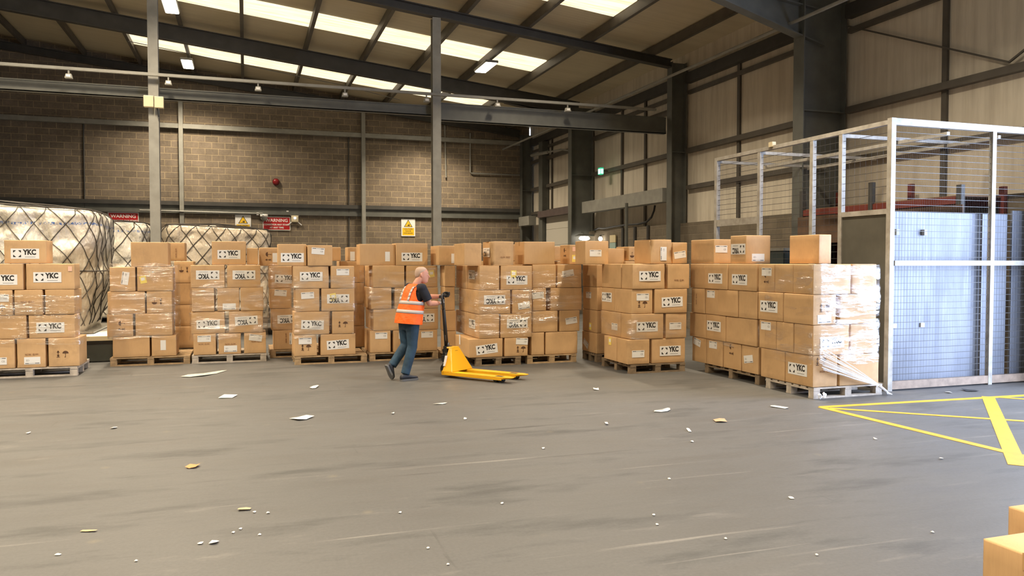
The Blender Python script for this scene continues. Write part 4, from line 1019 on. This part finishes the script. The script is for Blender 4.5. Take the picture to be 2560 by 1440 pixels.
# storage rack inside the cage
R = empty('storage_rack', (10.05, 8.9, 0))
for y in (0, 1.75, 3.5):
    for x in (0, .85): MB().box(x, x + .07, y, y + .09, 0, 3.1 if y else 2.9).build('upright', M_REDRACK if x else M_STEEL_D, R)
for z in (1.2, 2.62):
    for x in (0, .85):
        for y0 in (.1, 1.85): MB().box(x + .005, x + .05, y0, y0 + 1.64, z, z + .11).build('rack_beam', M_REDRACK, R)
    MB().box(.05, .85, .05, 3.5, z + .11, z + .13).build('shelf_board', noisy('shelf_board', (.20, .11, .06), .7), R)
MB().box(-.03, -.005, -.05, 3.6, 2.10, 2.60).build('back_board', noisy('brown_board', (.13, .075, .045), .7), R)
tag(R, 'dark red shelving rack inside the cage', 'rack')
R = empty('cabinet', (9.0, 11.6, 0)); MB().box(0, 1.0, 0, .6, .05, 1.95).build('body', mat('cabinet_teal', (.035, .05, .05), .5), R); MB().box(-.01, 1.01, -.02, .61, 1.95, 2.0).build('top', M_STEEL_L, R)
MB().box(.02, .49, -.02, 0, .1, 1.9).build('door', mat('cabinet_teal', (.035, .05, .05)), R); MB().box(.51, .98, -.02, 0, .1, 1.9).build('door', mat('cabinet_teal', (.035, .05, .05)), R)
tag(R, 'dark teal cabinet standing inside the cage', 'cabinet')

# ------------------------------------------------------------------ yellow floor lines
def strip(m, a, b_, w, z=.003):
    a, b_ = Vector((a[0], a[1], 0)), Vector((b_[0], b_[1], 0)); d = (b_ - a).normalized(); s_ = Vector((-d.y, d.x, 0)) * w / 2
    m.hexa([a - s_ + Vector((0, 0, .0005)), b_ - s_ + Vector((0, 0, .0005)), b_ + s_ + Vector((0, 0, .0005)), a + s_ + Vector((0, 0, .0005))],
           [a - s_ + Vector((0, 0, z)), b_ - s_ + Vector((0, 0, z)), b_ + s_ + Vector((0, 0, z)), a + s_ + Vector((0, 0, z))])
m = MB()
def F2(px, py): p = on_floor(px, py); return (p.x, p.y)
c0 = F2(2052, 1018)
def beyond(a, b_, L): a, b_ = Vector(a), Vector(b_); return tuple(a + (b_ - a).normalized() * L)
strip(m, c0, beyond(c0, F2(2560, 989), 4.6), .10)
strip(m, c0, beyond(c0, F2(2560, 1141), 5.5), .10, .0031)
strip(m, F2(2075, 1021), beyond(F2(2075, 1021), F2(2560, 1053), 4.2), .085, .0032)
strip(m, F2(2470, 992), beyond(F2(2470, 992), F2(2534, 1140), 3.9), .145, .0033)
strip(m, F2(2490, 993), beyond(F2(2490, 993), F2(2560, 998), 2.0), .08, .0034)
tag(m.build('floor_marking', M_YPAINT), 'yellow hatched lines painted on the floor before the cage', 'floor marking')

# ------------------------------------------------------------------ scraps on the floor
M_PAPER = mat('scrap_paper', (.80, .76, .66), .7); M_PLSC = mat('scrap_plastic', (.66, .66, .60), .25); M_CSC = mat('scrap_card', (.55, .25, .10), .8)
def scrap(px, py, wpx, hpx, m_, text, name='paper_scrap', rot=0.0, shape=None, cat='litter'):
    c = on_floor(px, py); D = c.dot(Vector((math.sin(YAW), math.cos(YAW), 0)))
    w = wpx * D / FPX; l = hpx * D * D / (FPX * CAM_H)
    rnd = random.Random(px); pts = []
    shape = shape or [(-.5, -.4), (-.1, -.5), (.45, -.42), (.5, .35), (.1, .5), (-.45, .4)]
    R2_ = Matrix.Rotation(-YAW + rot, 2)
    n_ = len(shape); V = [(R2_ @ Vector((x * w, y * l))) for x, y in shape]
    zs = [.004 + abs(noise.noise(Vector((v.x * 9, v.y * 9, px)))) * .03 for v in V]
    m = MB(); ctr = Vector((0, 0)); top = [(v.x, v.y, z + .0015) for v, z in zip(V, zs)]; bot = [(v.x, v.y, z) for v, z in zip(V, zs)]
    m.add(bot + top + [(0, 0, .012), (0, 0, .0135)], [(i, 2 * n_, (i + 1) % n_) for i in range(n_)] + [(n_ + i, n_ + (i + 1) % n_, 2 * n_ + 1) for i in range(n_)] + [(i, (i + 1) % n_, n_ + (i + 1) % n_, n_ + i) for i in range(n_)])
    o = m.build(name, m_); o.location = c; tag(o, text, cat, 'scraps of litter on the floor'); return o
wave = [(-.5, -.45), (-.15, -.5), (.2, -.35), (.42, .0), (.5, .5), (.36, .42), (.28, .05), (.08, -.12), (-.25, -.15), (-.42, -.2)]
scrap(510, 935, 72, 17, M_PLSC, 'curved strip of white plastic lying before the three-box-wide stack', 'plastic_strip', shape=wave)
scrap(570, 993, 32, 8, M_PAPER, 'clean white rectangular paper below the plastic strip', shape=[(-.5, -.5), (.5, -.35), (.5, .5), (-.5, .4)])
scrap(753, 1047, 56, 11, M_PAPER, 'pointed white paper scrap, largest on the open floor', shape=[(-.5, -.1), (0, -.5), (.3, -.3), (.5, .35), (.1, .5), (-.2, .2)])
scrap(786, 969, 16, 6, M_PAPER, "small white scrap before the stack at the worker's back")
scrap(482, 1168, 28, 9, M_CSC, 'orange-brown cardboard scrap lying alone on the floor', 'card_scrap')
scrap(611, 1275, 32, 6, mat('wood_chip', (.50, .38, .22), .8), 'thin tan splinter near a few white specks', 'wood_splinter', rot=.2)
scrap(222, 1329, 40, 4, mat('wood_chip', (.50, .38, .22), .8), 'long thin tan splinter, furthest to the side', 'wood_splinter')
scrap(535, 1358, 20, 9, M_PAPER, 'crumpled white scrap in the lower floor area')
scrap(501, 1360, 12, 5, M_PAPER, 'smaller scrap next to the crumpled white scrap')
scrap(285, 1071, 12, 4, M_PAPER, 'small white flake below the netted cargo')
scrap(145, 1388, 14, 4, M_PAPER, 'white flake near the bottom edge of the floor')
scrap(1100, 1010, 34, 4, M_PLSC, 'thin wisp of plastic on the floor before the worker', 'plastic_strip', shape=wave)
scrap(520, 933 + 11, 6, 3, M_PAPER, 'speck of paper below the curved plastic strip') if False else None
scrap(1490, 974, 14, 4, M_PAPER, 'pale scrap on the floor below the third stack from the cage')
scrap(1655, 1026, 50, 10, M_PLSC, 'thin clear film scrap on the floor before the cage-side stacks', 'plastic_strip', shape=wave)
scrap(1948, 1019, 18, 9, M_PLSC, 'twist of clear film beside the tip of the yellow lines', 'plastic_strip', rot=.8)
scrap(1516, 1060, 7, 7, M_PAPER, 'tiny upright white flake in the middle of the floor')
scrap(1722, 1077, 8, 7, M_PAPER, 'tiny square white flake, middle distance toward the cage')
scrap(1800, 1053, 30, 8, mat('orange_stain_scrap', (.48, .31, .18), .8), 'flattened tan scrap between film scrap and yellow lines', 'card_scrap')
scrap(1978, 1246, 12, 5, M_PAPER, 'white flake in front of the dark tyre smear')
scrap(2371, 982, 12, 3, M_PAPER, 'white flake beside the foot of the cage')
scrap(2425, 977, 34, 5, M_BLACK, 'black rag lying at the foot of the cage', 'black_rag')
for k, (px, py) in enumerate(((1358, 1122), (1730, 1105), (2188, 1098), (2353, 1148), (1673, 1198), (1634, 1289), (1814, 1348), (1643, 1313), (2042, 1389), (2331, 1332), (636, 1282), (670, 1284), (601, 1324), (649, 1338), (583, 1333), (71, 1084), (1120, 1413), (340, 1404), (1255, 1260), (1070, 1372), (1000, 1283), (1163, 1048), (982, 1035))):
    scrap(px, py, 7, 3, M_PAPER, 'tiny white speck of paper on the grey floor', 'paper_speck')

# ------------------------------------------------------------------ pallet truck
TO = Vector((2.80, 11.56, 0)); TX = math.atan2(-.785, .62)
R = empty('pallet_truck', TO, TX)
def fork(y0):
    m = MB(); L = 1.24; w = .155
    top = [(.0, y0), (L - .10, y0), (L, y0 + .045), (L, y0 + w - .045), (L - .10, y0 + w), (.0, y0 + w)]
    m.prism(top, .078, .088); m.box(0, L - .16, y0, y0 + .012, .038, .078); m.box(0, L - .16, y0 + w - .012, y0 + w, .038, .078)
    m.hexa([(L - .16, y0, .055), (L - .02, y0 + .04, .07), (L - .02, y0 + w - .04, .07), (L - .16, y0 + w, .055)], [(L - .16, y0, .078), (L - .02, y0 + .04, .078), (L - .02, y0 + w - .04, .078), (L - .16, y0 + w, .078)])
    o = m.build('fork', M_YTRUCK, R, bevel=.004)
    q = MB()
    q.prism([(L - .30, y0 + .04), (L - .18, y0 + .04), (L - .18, y0 + w - .04), (L - .30, y0 + w - .04)], .088, .0895); q.build('roller_slot', M_BLACK, o)
    for xx in (L - .29, L - .20):
        q = MB(); q.tube([(xx, y0 + .035, .037), (xx, y0 + w - .035, .037)], .036, 14); q.build('load_wheel', M_BLACK, o, False)
fork(0.0); fork(.385)
m = MB()
B_ = [(.0, .0), (.19, .0), (.19, .54), (.0, .54)]; Tt = [(.0, .165), (.05, .165), (.05, .375), (.0, .375)]
m.hexa([(x, y, .088) for x, y in B_], [(x, y, .43) for x, y in Tt]); m.hexa([(-.04, .16, .42), (.052, .16, .42), (.052, .38, .42), (-.04, .38, .42)], [(-.05, .17, .445), (.045, .17, .445), (.045, .37, .445), (-.05, .37, .445)])
m.build('body', M_YTRUCK, R, bevel=.012)
m = MB(); m.box(-.012, .04, 0, .54, .036, .10); m.build('heel_plate', M_YTRUCK, R, bevel=.004)
q = MB(); q.hexa([(.070, .24, .345), (.079, .24, .345), (.079, .31, .345), (.070, .31, .345)], [(.054, .24, .39), (.067, .24, .39), (.067, .31, .39), (.054, .31, .39)]); q.build('dark_badge', M_INK, R)
q = MB(); q.hexa([(-.004, .03, .17), (.03, .022, .17), (.03, .05, .17), (-.004, .06, .17)], [(-.004, .08, .32), (.03, .075, .32), (.03, .10, .32), (-.004, .11, .32)]); q.build('rating_plate', M_WHITE, R)
q = MB(); q.tube([(-.10, .27, .06), (-.10, .27, .42)], .048, 14); q.tube([(-.10, .27, .42), (-.10, .27, .50)], .03, 10); q.build('pump', mat('pump_grey', (.10, .10, .10), .4, .5), R, True)
q = MB(); q.box(-.16, -.02, .19, .35, .22, .31); q.tube([(-.10, .17, .16), (-.10, .37, .16)], .035, 10); q.tube([(-.17, .24, .40), (-.16, .25, .30), (-.15, .22, .20)], .014, 6); q.box(-.14, -.06, .21, .33, .36, .45); q.tube([(-.14, .22, .33), (-.18, .30, .33)], .02, 8); q.build('pump_yoke', M_BLACK, R, bevel=.005)
for yy in (.20, .30):
    q = MB(); q.tube([(-.10, yy, .09), (-.10, yy + .045, .09)], .09, 20); q.build('steer_wheel', M_BLACK, R)
# tiller leaning toward the worker; its top lies at the gloves
def t_local(w3): return Matrix.Rotation(-TX, 3, 'Z') @ (Vector(w3) - TO)
PX0 = Vector((math.cos(YAW), -math.sin(YAW), 0)); PD0 = Vector((math.sin(YAW), math.cos(YAW), 0))
def P3(px, py, D):
    r_ = ray(px, py); return ORI + r_ * (D / r_.dot(PD0))
hb = Vector((-.12, .27, .42)); ht = t_local(P3(1108, 760, 11.93))
q = MB(); q.tube([hb, hb.lerp(ht, .5), ht - (ht - hb) * .08], [.034, .030, .026], 10); q.build('tiller', M_BLACK, R, True)
hl = MB(); side_ = Matrix.Rotation(-TX, 3, 'Z') @ (PD0 * .13); up_ = (ht - hb).normalized()
a_, b2 = ht - up_ * .08, ht
loop = [a_, a_ + side_ * .6 + up_ * .04, b2 + side_ + up_ * .06, b2 + side_ * .9 + up_ * .14, b2 + up_ * .155, b2 - side_ * .9 + up_ * .14, b2 - side_ + up_ * .06, a_ - side_ * .6 + up_ * .04, a_]
hl.tube(loop, .016, 8); hl.build('handle_loop', M_BLACK, R, True)
q = MB(); q.tube([hb + Vector((-.02, .03, .0)), hb + Vector((-.03, .035, .2))], .012, 6); q.build('pump_rod', M_CHROME, R)
q = MB(); q.bar(hb.lerp(ht, .16) + Vector((0, -.026, 0)), hb.lerp(ht, .30) + Vector((0, -.026, 0)), .035, .004, up=(0, 1, 0)); q.build('tiller_sticker', M_WHITE, R)
tag(R, 'yellow hand pallet truck with black tiller held by the worker', 'pallet truck')

# ------------------------------------------------------------------ the worker
M_SKIN = noisy('skin', (.62, .30, .21), .5, .08, 10, spec=.4)
M_HAIR = mat('cropped_hair', (.46, .33, .26), .8)
M_VEST = noisy('hi_vis_orange', (1.0, .13, .006), .65, .06, 4, bumpd=.05)
for _ in (0,):
    b_ = M_VEST.node_tree.nodes['Principled BSDF']; b_.inputs['Emission Color'].default_value = (1, .13, .01, 1); b_.inputs['Emission Strength'].default_value = 0.0
M_REFL = mat('reflective_tape', (.46, .43, .42), .6)
M_SHIRT = mat('navy_tshirt', (.010, .012, .022), .85)
M_JEAN = noisy('denim', (.018, .050, .090), .8, .4, 6, bumpd=.02)
M_SHOE = mat('dark_trainer', (.022, .025, .035), .6); M_SOLE = mat('grey_sole', (.12, .12, .12), .7)
M_GLOVE = mat('black_glove', (.018, .018, .018), .7); M_GLOVEG = mat('grey_glove', (.20, .20, .18), .7)
PO = P3(1023, 950, 11.66); PO.z = 0
FW = PX0 * .75 + PD0 * .66; PYAW = math.atan2(FW.y, FW.x) - PI / 2     # body frame: +y forward, +x his right
W = empty('person', PO, PYAW)
def tubes(groups, n=12):
    m = MB()
    for pts, rs in groups:
        m.tube([Vector(p) for p in pts], rs, n)
        m.ell(pts[0], *([rs[0] if not isinstance(rs[0], tuple) else min(rs[0])] * 3)); m.ell(pts[-1], *([rs[-1] if not isinstance(rs[-1], tuple) else min(rs[-1])] * 3))
    return m
def fused(m, name, material, vox, parent, smooth_it=4):
    me = m.mesh('tmp', None)
    bm_ = bmesh.new(); bm_.from_mesh(me); bmesh.ops.recalc_face_normals(bm_, faces=bm_.faces); bm_.to_mesh(me); bm_.free()
    o = bpy.data.objects.new('tmp', me); COL.objects.link(o)
    r = o.modifiers.new('r', 'REMESH'); r.mode = 'VOXEL'; r.voxel_size = vox
    s_ = o.modifiers.new('s', 'SMOOTH'); s_.iterations = smooth_it; s_.factor = .6
    out = bpy.data.meshes.new_from_object(o.evaluated_get(bpy.context.evaluated_depsgraph_get()))
    bpy.data.objects.remove(o); out.name = name; out.materials.clear(); out.materials.append(material)
    out.polygons.foreach_set('use_smooth', [True] * len(out.polygons))
    return obj(name, out, parent)
V = Vector
RS, RE, RW = V((.20, .10, 1.365)), V((.245, .20, 1.135)), V((.115, .475, 1.125))      # his right arm (nearer the camera)
LS, LE, LW = V((-.19, .13, 1.365)), V((-.13, .35, 1.21)), V((.03, .56, 1.225))
RHAND, LHAND = V((.085, .565, 1.135)), V((.06, .64, 1.245))
HC = V((.035, .215, 1.555)); HR = Matrix.Rotation(math.radians(-32), 4, 'Z')       # head centre, turned a little to his right
def hd(x, y, z): return HC + (HR @ V((x, y, z)))
body = MB()
def ring(c, rx, ry, n=18, tilt=0.0, yaw=0.0):
    out = []
    for k in range(n):
        a = 2 * PI * k / n; x, y = math.cos(a) * rx, math.sin(a) * ry
        x, y = x * math.cos(yaw) - y * math.sin(yaw), x * math.sin(yaw) + y * math.cos(yaw)
        out.append(V(c) + V((x, y, y * tilt)))
    return out
# head: stacked sections, face toward local +y
hs = []
for z, rx, ry, cy in ((-.125, .030, .032, .030), (-.112, .046, .052, .022), (-.09, .056, .070, .012), (-.06, .064, .080, .004), (-.025, .070, .088, -.002), (.015, .074, .094, -.006), (.05, .075, .095, -.008), (.08, .069, .086, -.010), (.103, .052, .066, -.012), (.117, .026, .034, -.013)):
    hs.append([hd(math.cos(2 * PI * k / 20) * rx, cy + math.sin(2 * PI * k / 20) * ry, z) for k in range(20)])
body.loft(hs)
body.tube([hd(0, .082, .018), hd(0, .100, -.010), hd(0, .112, -.030), hd(0, .088, -.040)], [.008, .011, .014, .010], 8)      # nose
body.tube([hd(-.035, .078, .030), hd(0, .090, .032), hd(.035, .078, .030)], .010, 8)           # brow
body.tube([hd(-.02, .080, -.062), hd(0, .090, -.062), hd(.02, .080, -.062)], .007, 8)          # lips
body.tube([hd(-.02, .078, -.073), hd(0, .088, -.074), hd(.02, .078, -.073)], .007, 8)
body.ell(hd(0, .068, -.098), .024, .022, .018)                                                  # chin
for s_ in (-1, 1): body.tube([hd(s_ * .074, -.012, .022), hd(s_ * .084, -.020, .012), hd(s_ * .083, -.016, -.014), hd(s_ * .074, -.006, -.026)], [.008, .012, .011, .006], 8)   # ears
body.tube([V((0, .115, 1.36)), V((.008, .13, 1.43)), HC + V((.0, -.035, -.05))], [.060, .053, .052], 14)      # neck
body.loft([ring((0, y_, z_), a_, b_) for z_, y_, a_, b_ in ((.86, 0, .15, .11), (1.0, .02, .155, .12), (1.15, .06, .165, .12), (1.28, .095, .17, .11), (1.36, .115, .15, .085), (1.40, .12, .08, .06))])
for S_, E_, W_ in ((RS, RE, RW), (LS, LE, LW)):
    mid = E_.lerp(W_, .35)
    body.tube([S_ + (V((0, .115, 1.36)) - S_) * .35, S_, S_.lerp(E_, .5), E_, mid, E_.lerp(W_, .75), W_], [.055, .056, .050, .042, .044, .034, .027], 12); body.ell(E_, .041, .041, .041); body.ell(W_, .027, .027, .027)
HIPR, KNR, ANR = V((.095, .0, .90)), V((.10, -.01, .495)), V((.095, -.135, .10))
HIPL, KNL, ANL = V((-.095, .0, .90)), V((-.10, .0, .50)), V((-.10, -.235, .215))
for A_, K_, N_ in ((HIPR, KNR, ANR), (HIPL, KNL, ANL)):
    body.tube([A_, A_.lerp(K_, .5), K_, K_.lerp(N_, .35), K_.lerp(N_, .8), N_], [.085, .07, .055, .056, .038, .036], 12); body.ell(K_, .055, .055, .055)
fused(body, 'body', M_SKIN, .0075, W, 3)
# hair: a close-cropped cap over the crown and the back of the head
hair = MB(); hs = []
for z, rx, ry, cy in ((-.045, .050, .045, -.052), (-.01, .066, .060, -.046), (.025, .0755, .078, -.030), (.055, .0765, .092, -.014), (.083, .071, .085, -.013), (.106, .054, .067, -.013), (.120, .027, .035, -.013)):
    hs.append([hd(math.cos(2 * PI * k / 20) * rx, cy + math.sin(2 * PI * k / 20) * ry, z) for k in range(20)])
hair.loft(hs); o = hair.build('hair', M_HAIR, W, True); o['label'] = 'close-cropped fair hair'
for s_ in (-1, 1):
    e = MB(); e.ell(hd(s_ * .030, .0715, .012), .011, .008, .006, 10, 6); e.build('eye', M_WHITE, W, True)
    e = MB(); e.ell(hd(s_ * .030, .0770, .012), .005, .003, .005, 8, 5); e.build('pupil', M_INK, W, True)
# t-shirt
sh = MB(); sh.loft([ring((0, y_, z_), a_, b_) for z_, y_, a_, b_ in ((.84, 0, .165, .125), (1.0, .02, .17, .13), (1.15, .06, .18, .13), (1.28, .095, .185, .122), (1.36, .115, .165, .095), (1.405, .122, .092, .072))])
for S_, E_ in ((RS, RE), (LS, LE)):
    sh.tube([S_ + (V((0, .115, 1.36)) - S_) * .45, S_, S_.lerp(E_, .45), S_.lerp(E_, .80)], [.066, .074, .072, .068], 14); sh.ell(S_, .072, .072, .07)
fused(sh, 'tshirt', M_SHIRT, .010, W, 3)
# hi-vis vest: open arms, three bands of tape
def vsec(z, y_, a_, b_, n=28): return ring((0, y_, z), a_, b_, n, tilt=.10)
VS = [(.83, -.01, .235, .185), (.90, .0, .232, .182), (1.0, .02, .222, .176), (1.1, .045, .215, .168), (1.2, .072, .208, .158), (1.28, .092, .200, .148), (1.335, .105, .190, .130), (1.38, .115, .165, .105), (1.415, .122, .115, .082)]
def vint(z):
    for (z0, *p0), (z1, *p1) in zip(VS, VS[1:]):
        if z0 <= z <= z1:
            f_ = (z - z0) / (z1 - z0); return [a + (b_ - a) * f_ for a, b_ in zip(p0, p1)]
    return list(VS[-1][1:]) if z > 1 else list(VS[0][1:])
vm = MB(); nV = 168; NZ = 120; zsV = [.83 + .585 * k / NZ for k in range(NZ + 1)]; grid = []
for z in zsV:
    y_, a_, b_ = vint(z); rr_ = []
    for k in range(nV):
        an = 2 * PI * k / nV; w_ = noise.noise(V((math.cos(an) * 2, math.sin(an) * 2, z * 4))) * .012
        rr_.append(V((math.cos(an) * (a_ + w_), y_ + math.sin(an) * (b_ + w_), z + math.sin(an) * b_ * -.10)))
    grid.append(rr_)
flat = [v for r_ in grid for v in r_]; fs = []
for j in range(NZ):
    for k in range(nV):
        k2 = (k + 1) % nV; an = 2 * PI * (k + .5) / nV; z = zsV[j]
        if abs(math.sin(an)) < (.50 + (z - 1.17) * .4) and z > 1.165 + .12 * (abs(math.sin(an)) / .55) ** 3 and z < 1.375: continue      # armholes
        fs.append((j * nV + k, j * nV + k2, (j + 1) * nV + k2, (j + 1) * nV + k))
vm.add(flat, fs); o = vm.build('hi_vis_vest', M_VEST, W, True, fix=False); so = o.modifiers.new('solid', 'SOLIDIFY'); so.thickness = .006; so.offset = 1
def band(z0, z1, name):
    m = MB(); secs = []
    for z in (z0, (z0 + z1) / 2, z1):
        y_, a_, b_ = vint(z); secs.append([V((math.cos(2 * PI * k / nV) * (a_ + .0085 + noise.noise(V((math.cos(2 * PI * k / nV) * 2, math.sin(2 * PI * k / nV) * 2, z * 4))) * .012), y_ + math.sin(2 * PI * k / nV) * (b_ + .0085 + noise.noise(V((math.cos(2 * PI * k / nV) * 2, math.sin(2 * PI * k / nV) * 2, z * 4))) * .012), z - math.sin(2 * PI * k / nV) * b_ * .10)) for k in range(nV)])
    m.loft(secs, cap=False); oo = m.build(name, M_REFL, o, True, fix=False); s2 = oo.modifiers.new('solid', 'SOLIDIFY'); s2.thickness = .0012; s2.offset = 1
band(.985, 1.035, 'reflective_band'); band(1.115, 1.165, 'reflective_band')
for sx in (-1, 1):
    m = MB(); pts = []
    for sy in (-1, 1):
        col = []
        for z in (1.165, 1.22, 1.28, 1.335, 1.375):
            y_, a_, b_ = vint(z); x = sx * .105; q_ = math.sqrt(max(0, 1 - (x / a_) ** 2)); col.append(V((x, y_ + sy * (b_ * q_ + .013), z - sy * b_ * .10 * q_)))
        pts.append(col)
    chain = pts[0] + [V((sx * .105, .12, 1.405))] + pts[1][::-1]
    for a_, b_ in zip(chain, chain[1:]):
        w_ = V((.024, 0, 0)); m.add([a_ - w_, a_ + w_, b_ + w_, b_ - w_], [(0, 1, 2, 3)])
    oo = m.build('shoulder_tape', M_REFL, o, True, fix=False); s2 = oo.modifiers.new('solid', 'SOLIDIFY'); s2.thickness = .003; s2.offset = 0
# jeans
jn = MB(); jn.loft([ring((0, 0, z_), a_, b_) for z_, a_, b_ in ((.74, .12, .10), (.80, .175, .135), (.88, .18, .135), (.96, .17, .13))])
for A_, K_, N_ in ((HIPR, KNR, ANR), (HIPL, KNL, ANL)):
    e = N_ + (N_ - K_).normalized() * .0
    jn.tube([A_ + V((0, 0, -.03)), A_.lerp(K_, .4), A_.lerp(K_, .8), K_, K_.lerp(N_, .3), K_.lerp(N_, .7), e], [(.105, .115), (.098, .100), .080, .076, .074, .068, .066], 16)
    jn.ell(K_, .074, .074, .074); jn.ell(K_.lerp(N_, .93), .070, .066, .03)
fused(jn, 'jeans', M_JEAN, .010, W, 3)
# shoes
def shoe(heel, toe, up, w=.052):
    heel, toe, up = V(heel), V(toe), V(up).normalized(); d = (toe - heel); L = d.length; f_ = d.normalized(); s_ = f_.cross(up).normalized()
    m = MB(); secs = []
    for t_, hw, hh in ((0, .028, .055), (.06, .036, .075), (.22, .040, .090), (.42, .043, .078), (.62, .050, .056), (.82, .047, .042), (.95, .034, .032), (1.0, .018, .022)):
        c = heel + f_ * (L * t_) + up * (.022 + hh / 2)
        secs.append([c + s_ * math.cos(2 * PI * k / 14) * hw + up * math.sin(2 * PI * k / 14) * hh / 2 * 1.05 for k in range(14)])
    m.loft(secs); oo = m.build('shoe', M_SHOE, W, True)
    so_ = MB(); out = []
    for t_, hw in ((0, .030), (.08, .040), (.3, .040), (.5, .044), (.7, .053), (.88, .046), (1.02, .020)): out.append((t_, hw))
    for zz_ in (0, .028):
        pass
    ringA = [heel + f_ * (L * t_) + s_ * hw for t_, hw in out] + [heel + f_ * (L * t_) - s_ * hw for t_, hw in out[::-1]]
    nn_ = len(ringA); so_.add(ringA + [p + up * .028 for p in ringA], [tuple(range(nn_ - 1, -1, -1)), tuple(range(nn_, 2 * nn_))] + [(i, (i + 1) % nn_, nn_ + (i + 1) % nn_, nn_ + i) for i in range(nn_)])
    so_.build('sole', M_SOLE, oo)
shoe((.10, -.215, .002), (.105, .075, .002), (0, 0, 1))
shoe((-.10, -.345, .225), (-.10, -.245, -.0 + .012), (0, .90, .42))
# gloved hands: palm, four curled fingers of different length and a thumb, wrapped on the tiller loop
def hand(wrist, palm_dir, up, side, material, grip):
    m = MB(); palm_dir, up, side = V(palm_dir).normalized(), V(up).normalized(), V(side).normalized()
    c1 = wrist + palm_dir * .085
    m.tube([wrist - palm_dir * .03, wrist, wrist + palm_dir * .04, c1], [(.029, .026), (.029, .025), (.043, .020), (.044, .017)], 12)
    for k, ln in enumerate((.92, 1.0, .95, .78)):
        o_ = c1 + up * (.031 - k * .021)
        a = o_ + palm_dir * .030 * ln + side * .008; b_ = a + palm_dir * .012 * ln + side * .028 * ln; c_ = b_ - palm_dir * .024 * ln + side * .008
        m.tube([o_ - palm_dir * .012, o_, a, b_, c_], [.0105, .0105, .010, .009, .008], 8); m.ell(c_, .008, .008, .008)
    t0 = wrist + palm_dir * .030 + up * .030; t1 = t0 + palm_dir * .030 + up * .018 + side * .016; t2 = t1 + palm_dir * .022 + side * .016 - up * .004
    m.tube([t0, t1, t2], [.014, .012, .010], 8); m.ell(t2, .010, .010, .010)
    return fused(m, 'glove', material, .0045, W, 2)
hR = hand(RW, (RHAND - RW), (0.1, .1, 1), (-1, .1, 0), M_GLOVEG, None); hR['label'] = 'grey and black work glove'
hL = hand(LW, (LHAND - LW), (0, .1, 1), (1, .1, 0), M_GLOVE, None); hL['label'] = 'black work glove'
tag(W, 'person in orange high-visibility vest, dark T-shirt and jeans pulling the pallet truck', 'person')
